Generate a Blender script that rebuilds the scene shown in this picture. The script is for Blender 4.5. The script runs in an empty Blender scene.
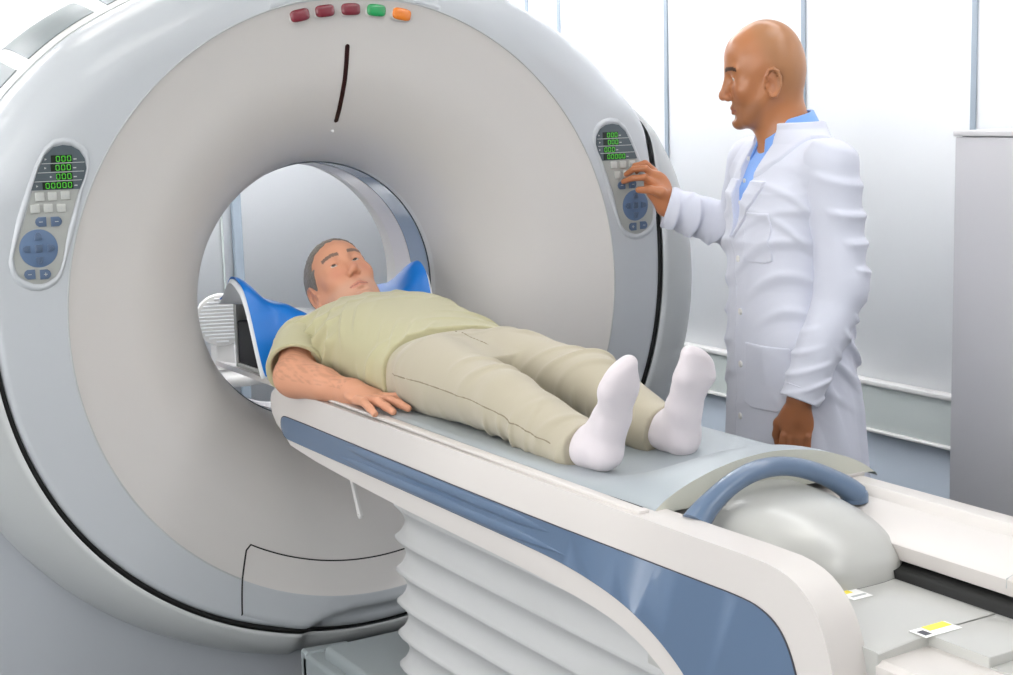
import bpy, bmesh, math, random
import numpy as np
from mathutils import Vector, Matrix

random.seed(7)
PI = math.pi
S = bpy.context.scene
COL = S.collection
ZA = 1.07                                   # height of the scanner's bore axis above the floor

# ---------------------------------------------------------------- camera
cam_d = bpy.data.cameras.new('camera'); cam = bpy.data.objects.new('camera', cam_d); COL.objects.link(cam)
YAW, PITCH, ROLL = math.radians(30.780), math.radians(8.840), math.radians(-1.629)
_f = Vector((math.sin(YAW)*math.cos(PITCH), math.cos(YAW)*math.cos(PITCH), -math.sin(PITCH)))
_r = Vector((math.cos(YAW), -math.sin(YAW), 0)); _u = _r.cross(_f)
_r2 = _r*math.cos(ROLL) + _u*math.sin(ROLL); _u2 = -_r*math.sin(ROLL) + _u*math.cos(ROLL)
cam.matrix_world = Matrix(((_r2.x, _u2.x, -_f.x, -1.6563), (_r2.y, _u2.y, -_f.y, -3.4573), (_r2.z, _u2.z, -_f.z, 1.5633), (0, 0, 0, 1)))
cam_d.sensor_width = 36; cam_d.lens = 36*1516.6/1013; cam_d.clip_start = .05; cam_d.clip_end = 60
S.camera = cam

# ---------------------------------------------------------------- world, exposure
w = bpy.data.worlds.new('world'); S.world = w; w.use_nodes = True
w.node_tree.nodes['Background'].inputs[0].default_value = (.9, .95, 1, 1)
w.node_tree.nodes['Background'].inputs[1].default_value = .3
S.view_settings.view_transform = 'Standard'; S.view_settings.look = 'None'
S.view_settings.exposure = 0.08; S.view_settings.gamma = 1; S.view_settings.use_curve_mapping = False
S.cycles.max_bounces = 8; S.cycles.diffuse_bounces = 5; S.cycles.use_denoising = True
LAMP = 3.8

# ---------------------------------------------------------------- helpers
def srgb(c):
    return tuple(((v/255/12.92) if v/255 <= .04045 else ((v/255+.055)/1.055)**2.4) for v in c)
def mat(name, c, rough=.45, metal=0, bump=0, scale=60, spec=.5, emit=None, es=1, coat=0, vary=0, alpha=1, trans=0, attr=False, sheen=0, detail=3):
    m = bpy.data.materials.new(name); m.use_nodes = True
    nt = m.node_tree; b = nt.nodes['Principled BSDF']
    c = srgb(c) if max(c) > 1.001 else c
    b.inputs['Base Color'].default_value = (*c, 1); b.inputs['Roughness'].default_value = rough
    b.inputs['Metallic'].default_value = metal; b.inputs['Specular IOR Level'].default_value = spec
    b.inputs['Coat Weight'].default_value = coat; b.inputs['Coat Roughness'].default_value = .15
    b.inputs['Alpha'].default_value = alpha; b.inputs['Transmission Weight'].default_value = trans
    b.inputs['Sheen Weight'].default_value = sheen
    if emit:
        b.inputs['Emission Color'].default_value = (*srgb(emit), 1); b.inputs['Emission Strength'].default_value = es
    src = None
    if attr:
        a = nt.nodes.new('ShaderNodeAttribute'); a.attribute_name = 'Col'
        nt.links.new(a.outputs['Color'], b.inputs['Base Color']); src = a.outputs['Color']
    if bump or vary:
        tc = nt.nodes.new('ShaderNodeTexCoord'); n = nt.nodes.new('ShaderNodeTexNoise')
        n.inputs['Scale'].default_value = scale; n.inputs['Detail'].default_value = detail
        nt.links.new(tc.outputs['Object'], n.inputs['Vector'])
        if bump:
            bp = nt.nodes.new('ShaderNodeBump'); bp.inputs['Strength'].default_value = bump; bp.inputs['Distance'].default_value = .002
            nt.links.new(n.outputs['Fac'], bp.inputs['Height']); nt.links.new(bp.outputs['Normal'], b.inputs['Normal'])
        if vary:
            mx = nt.nodes.new('ShaderNodeMix'); mx.data_type = 'RGBA'; mx.blend_type = 'MULTIPLY'
            mr = nt.nodes.new('ShaderNodeMapRange'); mr.inputs['To Min'].default_value = 1-vary; mr.inputs['To Max'].default_value = 1+vary*.3
            nt.links.new(n.outputs['Fac'], mr.inputs['Value'])
            mx.inputs[0].default_value = 1
            if src: nt.links.new(src, mx.inputs[6])
            else: mx.inputs[6].default_value = (*c, 1)
            nt.links.new(mr.outputs['Result'], mx.inputs[7]); nt.links.new(mx.outputs[2], b.inputs['Base Color'])
    return m
def worg(o):
    v = Vector((0, 0, 0))
    while o: v += o.location; o = o.parent
    return v
def link(name, V, F, mats, parent=None, smooth=True, mi=None, kind=None, label=None, angle=None):
    """world-space vertices -> ONE mesh object"""
    off = np.array(worg(parent)) if parent else np.zeros(3)
    V = np.asarray(V, dtype=np.float64)-off
    me = bpy.data.meshes.new(name)
    me.from_pydata(V.tolist(), [], [list(f) for f in F] if not isinstance(F, np.ndarray) else F.tolist())
    for m in (mats if isinstance(mats, (list, tuple)) else [mats]): me.materials.append(m)
    if mi is not None: me.polygons.foreach_set('material_index', np.asarray(mi, dtype=np.int32))
    bm = bmesh.new(); bm.from_mesh(me)
    if len(F) < 30000: bmesh.ops.recalc_face_normals(bm, faces=bm.faces)
    if angle is not None:
        for e in bm.edges:
            e.smooth = not (len(e.link_faces) == 2 and e.calc_face_angle(0) > math.radians(angle))
    bm.to_mesh(me); bm.free()
    me.polygons.foreach_set('use_smooth', [smooth]*len(me.polygons)); me.update()
    o = bpy.data.objects.new(name, me); COL.objects.link(o)
    if parent: o.parent = parent
    if kind: o['kind'] = kind
    if label: o['label'] = label
    return o
def thing(name, label, cat, loc=(0, 0, 0), group=None):
    o = bpy.data.objects.new(name, None); COL.objects.link(o); o.location = loc; o.empty_display_size = .1
    tag(o, label, cat, group); return o
def tag(o, label, cat, group=None):
    o['label'] = label; o['category'] = cat
    if group: o['group'] = group
    return o
class MB:
    def __init__(s): s.V = []; s.F = []; s.M = []
    def add(s, V, F, m=0):
        n = len(s.V); s.V += [tuple(v) for v in V]; s.F += [tuple(i+n for i in f) for f in F]; s.M += [m]*len(F); return s
    def box(s, a, b, bev=0, m=0):
        """axis-aligned box a..b with bevelled edges"""
        bm = bmesh.new(); bmesh.ops.create_cube(bm, size=1)
        for v in bm.verts: v.co = Vector([a[i]+(v.co[i]+.5)*(b[i]-a[i]) for i in range(3)])
        if bev: bmesh.ops.bevel(bm, geom=bm.edges[:], offset=bev, segments=3, profile=.5, affect='EDGES')
        bm.verts.index_update(); s.add([v.co.copy() for v in bm.verts], [[v.index for v in f.verts] for f in bm.faces], m); bm.free(); return s
    def prism(s, poly, ax, a, b, bev=0, m=0, seg=3):
        """polygon extruded along axis ax from a to b; poly gives the other two coords in order"""
        oth = [i for i in range(3) if i != ax]
        def P(p, t):
            q = [0, 0, 0]; q[ax] = t; q[oth[0]] = p[0]; q[oth[1]] = p[1]; return q
        bm = bmesh.new(); va = [bm.verts.new(P(p, a)) for p in poly]; vb = [bm.verts.new(P(p, b)) for p in poly]
        n = len(poly); fa = bm.faces.new(va); fb = bm.faces.new(vb[::-1])
        for i in range(n): bm.faces.new((va[i], vb[i], vb[(i+1) % n], va[(i+1) % n]))
        if bev:
            es = list(fa.edges)+list(fb.edges)
            bmesh.ops.bevel(bm, geom=es, offset=bev, segments=seg, profile=.5, affect='EDGES', clamp_overlap=True)
        bmesh.ops.triangulate(bm, faces=[f for f in bm.faces if len(f.verts) > 4])
        bm.verts.index_update(); s.add([v.co.copy() for v in bm.verts], [[v.index for v in f.verts] for f in bm.faces], m); bm.free(); return s
    def tube(s, pts, r, n=10, m=0, closed=False, sc=(1, 1)):
        pts = [Vector(p) for p in pts]; k = len(pts); V = []; F = []; up = None
        for i, p in enumerate(pts):
            t = (pts[(i+1) % k]-pts[i-1]) if closed else (pts[min(i+1, k-1)]-pts[max(i-1, 0)])
            t.normalize()
            if up is None: up = Vector((0, 0, 1)) if abs(t.z) < .9 else Vector((1, 0, 0))
            a = (up-t*up.dot(t)).normalized(); up = a; b = t.cross(a)
            rr = r[i] if isinstance(r, (list, tuple)) else r
            for j in range(n):
                th = 2*PI*j/n; V.append(p+a*math.cos(th)*rr*sc[0]+b*math.sin(th)*rr*sc[1])
        for i in range(k if closed else k-1):
            for j in range(n):
                F.append((i*n+j, i*n+(j+1) % n, ((i+1) % k)*n+(j+1) % n, ((i+1) % k)*n+j))
        if not closed: F.append(tuple(range(n))[::-1]); F.append(tuple((k-1)*n+j for j in range(n)))
        return s.add(V, F, m)
    def cyl(s, c, d, r, h, n=24, m=0, bev=0):
        d = Vector(d).normalized(); c = Vector(c); a = d.orthogonal().normalized(); b = d.cross(a); V = []; F = []
        prof = [(r, 0), (r, h-bev), (r-bev*.3, h-bev*.3), (r-bev, h)] if bev else [(r, 0), (r, h)]
        for (q, z) in prof:
            for j in range(n):
                th = 2*PI*j/n; V.append(c+d*z+(a*math.cos(th)+b*math.sin(th))*q)
        for i in range(len(prof)-1):
            for j in range(n): F.append((i*n+j, i*n+(j+1) % n, (i+1)*n+(j+1) % n, (i+1)*n+j))
        F.append(tuple(range(n))[::-1]); F.append(tuple((len(prof)-1)*n+j for j in range(n)))
        return s.add(V, F, m)
    def build(s, name, mats, parent=None, smooth=True, angle=35, **k):
        return link(name, s.V, s.F, mats, parent, smooth=smooth, mi=s.M, angle=angle, **k)
def grid(fn, us, vs, closeu=False):
    V = [fn(u, v) for v in vs for u in us]; nu = len(us); F = []
    for j in range(len(vs)-1):
        for i in range(nu if closeu else nu-1):
            F.append((j*nu+i, j*nu+(i+1) % nu, (j+1)*nu+(i+1) % nu, (j+1)*nu+i))
    return V, F
def slab(top, bot, us, vs):
    """closed sheet between two surfaces over the same parameters"""
    V1, F1 = grid(top, us, vs); V2, F2 = grid(bot, us, vs); n = len(V1); nu = len(us); nv = len(vs)
    F = list(F1)+[tuple(i+n for i in f[::-1]) for f in F2]
    for i in range(nu-1):
        F.append((i, i+n, i+1+n, i+1)); k = (nv-1)*nu; F.append((k+i+1, k+i+1+n, k+i+n, k+i))
    for j in range(nv-1):
        F.append((j*nu, (j+1)*nu, (j+1)*nu+n, j*nu+n)); k = nu-1; F.append((j*nu+k, j*nu+k+n, (j+1)*nu+k+n, (j+1)*nu+k))
    return V1+V2, F
def lin(a, b, n): return [a+(b-a)*i/(n-1) for i in range(n)]
def sstep(a, b, x):
    t = min(1, max(0, (x-a)/(b-a))); return t*t*(3-2*t)

# ---------------------------------------------------------------- materials
M = dict(
    wall=mat('white_wall_panel', (234, 236, 238), .35, bump=.02, scale=8),
    seam=mat('wall_joint_grey', (158, 170, 182), .4),
    rail=mat('grey_green_rail', (196, 203, 200), .35),
    lower=mat('blue_grey_lower_wall', (176, 186, 197), .5),
    floor=mat('grey_vinyl_floor', (120, 124, 128), .35, vary=.06, scale=40),
    ceil=mat('ceiling_white', (235, 236, 236), .8),
    fillp=mat('added_fill_pane', (255, 255, 255), .5, emit=(250, 250, 250), es=4.6),  # glow of the added fill panes on the left wall
    fillw=mat('wall_fill_diffuser', (255, 255, 255), .5, emit=(252, 252, 255), es=LAMP*2.4),
    fillb=mat('back_fill_diffuser', (255, 255, 255), .5, emit=(252, 252, 255), es=LAMP*8.0),
    lamp=mat('lamp_diffuser', (255, 255, 255), .5, emit=(255, 252, 246), es=LAMP),
    cream=mat('cream_plastic', (205, 202, 199), .38, bump=.02, scale=300),
    ring=mat('pale_grey_plastic', (184, 188, 192), .3, coat=.3),
    hous=mat('housing_grey', (178, 181, 181), .35, coat=.1),
    ped=mat('pedestal_grey', (168, 172, 177), .4),
    dark=mat('black_gap', (16, 17, 16), .7),
    glassy=mat('smoked_window', (112, 122, 122), .4, coat=.0, vary=.25, scale=9),
    white=mat('white_plastic', (214, 213, 211), .32),
    couch=mat('couch_cream', (207, 202, 198), .32, bump=.01, scale=200),
    dome=mat('dome_plastic', (182, 182, 178), .28, coat=.2),
    blue=mat('slate_blue_plastic', (92, 112, 138), .3, coat=.25),
    bellow=mat('bellows_fabric', (188, 189, 189), .5, bump=.05, scale=400),
    mattop=mat('mattress_vinyl', (160, 168, 173), .4, bump=.08, scale=90),
    matside=mat('mattress_edge', (204, 204, 192), .45),
    hblue=mat('headrest_blue', (4, 116, 206), .35, bump=.03, scale=200),
    hwhite=mat('headrest_white', (222, 224, 226), .4),
    slit=mat('dark_red_slit', (46, 18, 16), .25),
    panel=mat('keypad_warm_grey', (162, 164, 160), .4),
    disp=mat('display_slate', (76, 86, 92), .3),
    dwin=mat('display_window', (22, 34, 20), .2),
    green=mat('green_digits', (40, 120, 30), .4, emit=(90, 220, 50), es=.5),
    keyl=mat('light_key', (184, 186, 182), .4), keyb=mat('blue_key', (84, 102, 128), .35), keyd=mat('dpad_blue', (92, 114, 144), .35),
    red=mat('red_lens', (122, 36, 50), .2, coat=.6), grn=mat('green_lens', (28, 150, 84), .2, coat=.6), org=mat('orange_lens', (226, 126, 36), .2, coat=.6),
    yellow=mat('label_yellow', (244, 228, 60), .4), paper=mat('label_white', (244, 244, 242), .4), ink=mat('label_ink', (60, 60, 70), .5),
    cab=mat('cabinet_grey', (196, 195, 198), .4), cabtop=mat('cabinet_top', (206, 204, 205), .35),
    metal=mat('brushed_metal', (170, 170, 166), .35, metal=.9), pink=mat('bore_liner_pale', (226, 222, 224), .2, coat=.4), bband=mat('bore_liner_blue', (150, 166, 188), .12, coat=.8),
    block=mat('base_block', (150, 158, 160), .4),
)

# ---------------------------------------------------------------- room
def struct(name, mb, m, **k): return mb.build(name, m, None, kind='structure', **k)
XR, YB, XL, YF, HC = 2.0, 2.9, -3.4, -6.2, 2.95
struct('floor', MB().box((XL, YF, -.1), (XR, YB, 0)), M['floor'])
struct('ceiling', MB().box((XL, YF, HC), (XR, YB, HC+.1)), M['ceil'])
struct('wall_right', MB().box((XR, YF, -.1), (XR+.1, YB+.1, HC+.1)), M['wall'])
struct('wall_back', MB().box((XL-.1, YB, -.1), (XR, YB+.1, HC+.1)), M['wall'])
struct('wall_left', MB().box((XL-.1, YF, -.1), (XL, YB, HC+.1)), M['wall'])
struct('wall_front', MB().box((XL-.1, YF-.1, -.1), (XR+.1, YF, HC+.1)), M['wall'])
struct('trim_1', MB().box((XR-.03, YF, .435), (XR, YB, .585), .004), M['rail'])
struct('trim_2', MB().box((XR-.045, YF, .585), (XR, YB, .602), .004), M['white'])
struct('trim_3', MB().box((XR-.045, YF, .425), (XR, YB, .436), .004), M['white'])
struct('trim_4', MB().box((XR-.012, YF, 0), (XR, YB, .425)), M['lower'])
k = 5
for y in (-5.6, -4.8, -4.0, -3.2, -2.4, -1.65, -.161, -.94+.02, .605, 1.395, 2.16, 2.42):
    if y == -1.65 or abs(y+.92) < .01: continue
    struct('trim_%d' % k, MB().box((XR-.006, y-.011, .60), (XR, y+.011, HC), .002), M['seam']); k += 1
struct('trim_%d' % k, MB().box((XR-.006, -.4905-.011, .60), (XR, -.4905+.011, HC), .002), M['seam']); k += 1
# back wall joint seen through the bore
struct('trim_%d' % k, MB().box((.735, YB-.03, 0), (.775, YB, HC), .003), M['seam']); k += 1
struct('trim_%d' % k, MB().box((.685, YB-.01, 0), (.694, YB, HC), .002), M['rail']); k += 1
mb = MB()
mb.build if False else None
for i, (y0, y1) in enumerate(((-5.6, -3.9), (-3.6, -1.9), (-1.6, .1))):  # unseen glowing panes, added to light the right wall evenly
    f_ = struct('added_fill_frame_%d' % (i+1), MB().box((XL, y0, .8), (XL+.02, y1, 2.5), .004), M['white'])
    MB().box((XL+.021, y0+.05, .85), (XL+.028, y1-.05, 2.45)).build('added_fill_pane', M['fillp'], f_)
def clight(x, y, a, b, m, lab, grp):
    t = thing('ceiling_light', lab, 'ceiling light', (x, y, HC), grp)
    MB().box((x-a, y-b, HC-.03), (x+a, y+b, HC-.001), .004).build('frame', M['white'], t)
    MB().box((x-a+.03, y-b+.03, HC-.034), (x+a-.03, y+b-.03, HC-.0305)).build('diffuser', M[m], t)
RW = {-2.3: 'row by the left wall', -.7: 'middle row', .9: 'row nearest the panelled wall'}
for x in (-2.3, -.7, .9):
    for y, pl_ in ((-5.0, 'farthest from'), (-3.1, 'third from'), (-1.2, 'second from'), (.7, 'right above')): clight(x, y, .42, .32, 'lamp', 'square flush ceiling light, %s, %s the scanner' % (RW[x], pl_), 'flush ceiling lights')
for y, pl_ in ((-5.0, 'at the end farthest from the scanner'), (-3.4, 'fourth from the back wall'), (-1.8, 'above the tall grey cabinet'), (-.2, 'above the standing person'), (1.4, 'nearest the back wall')): clight(1.38, y, .13, .74, 'fillw', 'added long narrow fill light along the panelled wall, '+pl_, 'added wall washing lights')  # added row that lifts the panelled wall above the figures in brightness
for x, pl_ in ((-1.6, 'left'), (0, 'middle'), (1.2, 'right')): clight(x, 2.15, .6, .16, 'fillb', 'added long narrow fill light behind the scanner, %s of three' % pl_, 'added fill lights behind the scanner')  # added to brighten the back wall visible through the bore

# ---------------------------------------------------------------- scanner gantry
gan = thing('ct_scanner', 'large white and grey ring-shaped CT scanner with a round open bore', 'scanner', (0, .4, 0))
_tb = [(0, .885), (20, .893), (35, .915), (45, .953), (53, .975), (60, .998), (67, 1.02), (75, 1.04), (85, 1.06), (95, 1.067), (105, 1.055), (120, 1.03), (150, .965), (180, .93)]
_ts = [(0, .885), (20, .893), (35, .915), (45, .953), (53, .975), (58, .990), (63, .975), (68, .955), (75, .936), (85, .921), (95, .917), (105, .912), (120, .90), (140, .875), (160, .853), (180, .845)]
def _tab(t):
    g = np.arange(-30, 211, 1.0); v = np.interp(np.where(g < 0, -g, np.where(g > 180, 360-g, g)), [a for a, _ in t], [b for _, b in t])
    ker = np.hanning(21); ker /= ker.sum(); v2 = np.convolve(np.pad(v, 10, 'edge'), ker, 'valid')
    return lambda th: float(np.interp(min(abs(th), 360-abs(th)), g, v2))
_ro = _tab(_tb); _rs = _tab(_ts)
def _left(th): th = (th+180) % 360-180; return abs(th) if th < 0 else None
def Rsm(th):
    a = _left(th)
    if a is None or a > 88 or a < 56: return _rs(th)
    t = sstep(69, 88, a); return _ro(th)*(1-t)+_rs(th)*t
def Rout(th): return _ro(th)+(.05*sstep(58, 78, th)*(1-sstep(110, 150, th)) if 0 < th < 180 else 0)
def P3(r, th, y):                                  # th in degrees from straight up, + to the right
    a = math.radians(th); return (r*math.sin(a), y, ZA+r*math.cos(a))
CP = [(.352, .30), (.356, .275), (.366, .245), (.380, .215), (.398, .188), (.421, .160), (.446, .137), (.484, .108), (.52, .086), (.558, .066), (.60, .052), (.644, .041), (.69, .026), (.73, .012), (.757, .002), (.76, 0)]
def cone_y(r): return float(np.interp(r, [a for a, _ in CP], [b for _, b in CP]))
def scoop(r, th):                                  # shallow clearance for the couch, bottom centre
    x = r*math.sin(math.radians(th)); z = r*math.cos(math.radians(th))
    e = ((x)/.235)**4+((z+.93)/.135)**4
    return .028*(1-sstep(.55, 1.15, e))
TH = lin(-180, 180, 361)[:-1]
V, F = grid(lambda th, i: P3(CP[int(i)][0], th, CP[int(i)][1]), TH, range(len(CP)), True)
link('bore_cone', V, F, M['cream'], gan, label='cream dished cone around the bore')
def ring_pt(th, t):
    Rs = Rsm(th) if abs(th) > 56 else Rout(th)
    up = 1-(sstep(54, 66, th) if th > 0 else sstep(66, 80, -th)); wr = .018+up*.115; dp = .02+up*.12
    r1 = Rs-wr
    if t <= 1: r = .76+(r1-.76)*t; return P3(r, th, scoop(r, th))
    if t <= 2:
        a = (t-1)*PI/2; r = r1+wr*math.sin(a); return P3(r, th, scoop(r, th)+dp*(1-math.cos(a)))
    return P3(Rs, th, dp+(t-2)*.02)
V, F = grid(ring_pt, TH, lin(0, 1, 9)+lin(1, 2, 13)[1:]+[3], True)
link('front_ring', V, F, M['ring'], gan, label='pale grey outer ring of the front cover')
# thin joint between cone and ring
mb = MB(); mb.tube([P3(.760, th, .0005) for th in lin(-180, 180, 241)[:-1]], .0022, 6, closed=True); mb.build('cone_joint', M['hous'], gan)
# rear housing below, wraps round behind the ring
def _up(th): return 1-(sstep(56, 68, th) if th < 180 else sstep(66, 80, 360-th))
def hou_pt(th, t):
    Rs = Rsm(th)+.013*sstep(57, 66, th)*(1-sstep(286, 292, th)); Ro = max(Rout(th), Rs+.004)
    if t <= 1:
        a = t*PI/2; r = Rs+(Ro-Rs)*math.sin(a); return P3(r, th, .006+.12*_up(th)+scoop(r, th)+(.14-.12*_up(th))*(1-math.cos(a)))
    if t <= 2: return P3(Ro-.004*(t-1), th, .146+(t-1)*.5)
    a = (t-2)*PI/2; return P3(Ro-.004-.1*(1-math.cos(a)), th, .646+.1*math.sin(a))
V, F = grid(hou_pt, lin(57, 292, 241), [-.0]+lin(0, 1, 13)+lin(1, 2, 5)[1:]+lin(2, 3, 7)[1:])
link('rear_housing', V, F, M['hous'], gan, label='grey rear housing curving round behind the ring')
mb = MB(); mb.tube([P3((Rsm(th)+.0065), th, .020+.12*_up(th)+scoop(Rsm(th), th)) for th in lin(59, 284, 200)], [(.0075+.0035*sstep(60, 20, abs(i-40)))*min(1, .15+min(i, 199-i)/25) for i in range(200)], 8); mb.build('housing_gap', M['dark'], gan, label='narrow black gap')
# rim above with smoked windows
WIN = [(-66.5, -52.8), (-50.6, -39.2), (-37, -19), (-15, -1), (1, 15), (18, 32), (34, 44)]
def rim_pt(th, y, off=0):
    s = (y-.14)/.46; R = Rout(th)-.004+.045*math.sin(min(1, max(0, s))*PI)+off
    return P3(R, th, y)
V, F = grid(lambda th, y: rim_pt(th, y), lin(-75, 56, 132), [.14, .15]+lin(.16, .60, 12))
V2, F2 = grid(lambda th, t: P3(Rout(th)-.004-.1*(1-math.cos(t)), th, .60+.12*math.sin(t)), lin(-75, 56, 132), lin(0, PI/2, 7))
mb = MB().add(V, F).add(V2, F2); mb.build('top_shell', M['white'], gan, label='white ribbed shell over the top')
mb = MB(); mb.tube([P3(Rout(th)+.0005, th, .152) for th in lin(-62, 62, 120)], .0022, 6); mb.build('shell_joint', M['hous'], gan)
for a, b in WIN:
    def wp(u, v, o):                               # rounded toward the front corner
        y = .19+v*.40; bow = 1.6*math.sin(v*PI/2)
        return rim_pt(a+bow+(b-a)*u, y, o)
    V, F = slab(lambda u, v: wp(u, v, .002), lambda u, v: wp(u, v, -.01), lin(0, 1, 10), lin(0, 1, 10))
    link('shell_window', V, F, M['glassy'], gan, label='smoked grey window', angle=50)
# bore liner
for nm, y0, y1, r0, r1, mm in (('bore_lip', .298, .325, .352, .349, 'white'), ('bore_band', .325, .43, .347, .347, 'bband'), ('bore_sleeve', .43, .52, .346, .340, 'pink')):
    V, F = grid(lambda th, t: P3(r0+(r1-r0)*t, th, y0+(y1-y0)*t), TH[::2], lin(0, 1, 3), True); link(nm, V, F, M[mm], gan)
mb = MB(); mb.tube([P3(.3485, th, .322) for th in lin(-180, 180, 181)[:-1]], .0022, 6, closed=True); mb.build('lip_joint', M['disp'], gan)
V, F = grid(lambda th, t: P3(.34+.32*t**1.8, th, .52+.25*t**.6), TH[::3], lin(0, 1, 10), True)
link('rear_cone', V, F, M['cream'], gan)
V, F = grid(lambda th, t: P3(.66+(Rout(th)-.15-.66)*t, th, .77-.03*t), TH[::3], lin(0, 1, 4), True); link('rear_cover', V, F, M['hous'], gan)
# pedestal
mb = MB(); mb.prism([(-1.12, 0), (-1.12, .35), (-1.06, .62), (-.98, .80), (-.60, .80), (-.45, .55), (.45, .55), (.60, .80), (.98, .80), (1.02, .62), (1.05, .35), (1.05, 0)], 1, .135, .72, .03)
mb.build('pedestal', M['ped'], gan, label='flat grey pedestal under the ring')
# lower access panel, raised a hair over cone and ring
def acc(th, r, h=.003):
    y = cone_y(r) if r < .76 else scoop(r, th)
    if r > .842: y += .012*((r-.842)/.009)
    return P3(r, th, y-h)
def acc_th(r): return 180-float(np.interp(r, [.675, .69, .76, .846], [30.3, 30.9, 29.9, 27.0]))
def acc_pt(u, r):
    a = acc_th(r); return acc(a+(360-2*a)*u, r)
rr = lin(.675, .757, 6)+[.7595, .7605]+lin(.765, .851, 8)
V, F = grid(acc_pt, lin(0, 1, 61), rr)
mi = [0 if (k//60) < 6 else 1 for k in range(len(F))]
link('access_panel', V, F, [M['cream'], M['ring']], gan, mi=mi, label='curved access panel in the lower front')
ed = [acc_pt(0, r) for r in rr[::-1]]+[acc_pt(u, .675) for u in lin(0, 1, 40)[1:]]+[acc_pt(1, r) for r in rr[1:]]
mb = MB(); mb.tube([(p[0], p[1]+0.001, p[2]) for p in ed], .0021, 6); mb.build('panel_gap', M['dark'], gan, label='thin black joint line')
# indicator lenses
for th, c in ((-11.7, 'red'), (-6.4, 'red'), (-.9, 'red'), (4.6, 'grn'), (10.2, 'org')):
    a = math.radians(th); cx, cz = .729*math.sin(a), ZA+.729*math.cos(a); ct, st = math.cos(a), -math.sin(a)
    def lens(sx, sz, y0, h):
        V = []; n = 28
        for k_, (s_, yy) in enumerate(((1, y0), (1, y0-h*.6), (.9, y0-h), (.5, y0-h*1.15))):
            for j in range(n):
                q = 2*PI*j/n; u = sx*s_*math.copysign(abs(math.cos(q))**.55, math.cos(q)); v = sz*s_*math.copysign(abs(math.sin(q))**.55, math.sin(q))
                V.append((cx+u*ct-v*st, yy, cz+u*st+v*ct))
        F = [(k_*n+j, k_*n+(j+1) % n, (k_+1)*n+(j+1) % n, (k_+1)*n+j) for k_ in range(3) for j in range(n)]+[tuple(3*n+j for j in range(n))]
        return V, F
    V, F = lens(.0285, .0178, .016, .006); bz = link('lens_bezel', V, F, M['cream'], gan)
    V, F = lens(.0255, .0150, .012, .008); link('indicator_lens', V, F, M[c], bz, label={'red': 'dark red lens', 'grn': 'green lens', 'org': 'orange lens'}[c])
# laser slit and stud
def slit_pt(u, z):
    x = -.010; e = min(z-(.452), .646-z); ww = .0062*math.sqrt(max(0, min(1, e/.006)*(2-min(1, e/.006))))
    r = math.hypot(x+u*ww, z); return (x+u*ww, cone_y(r)-.0015, ZA+z)
V, F = grid(slit_pt, lin(-1, 1, 5), [.452, .4535, .456, .458]+lin(.462, .636, 24)+[.64, .642, .6445, .646]); link('laser_slit', V, F, M['slit'], gan, label='dark vertical laser slit')
mb = MB(); mb.cyl((-.012, cone_y(.43)+.002, ZA+.43), (0, -1, .3), .005, .007, 12, bev=.002); mb.build('stud', M['white'], gan)

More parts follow.
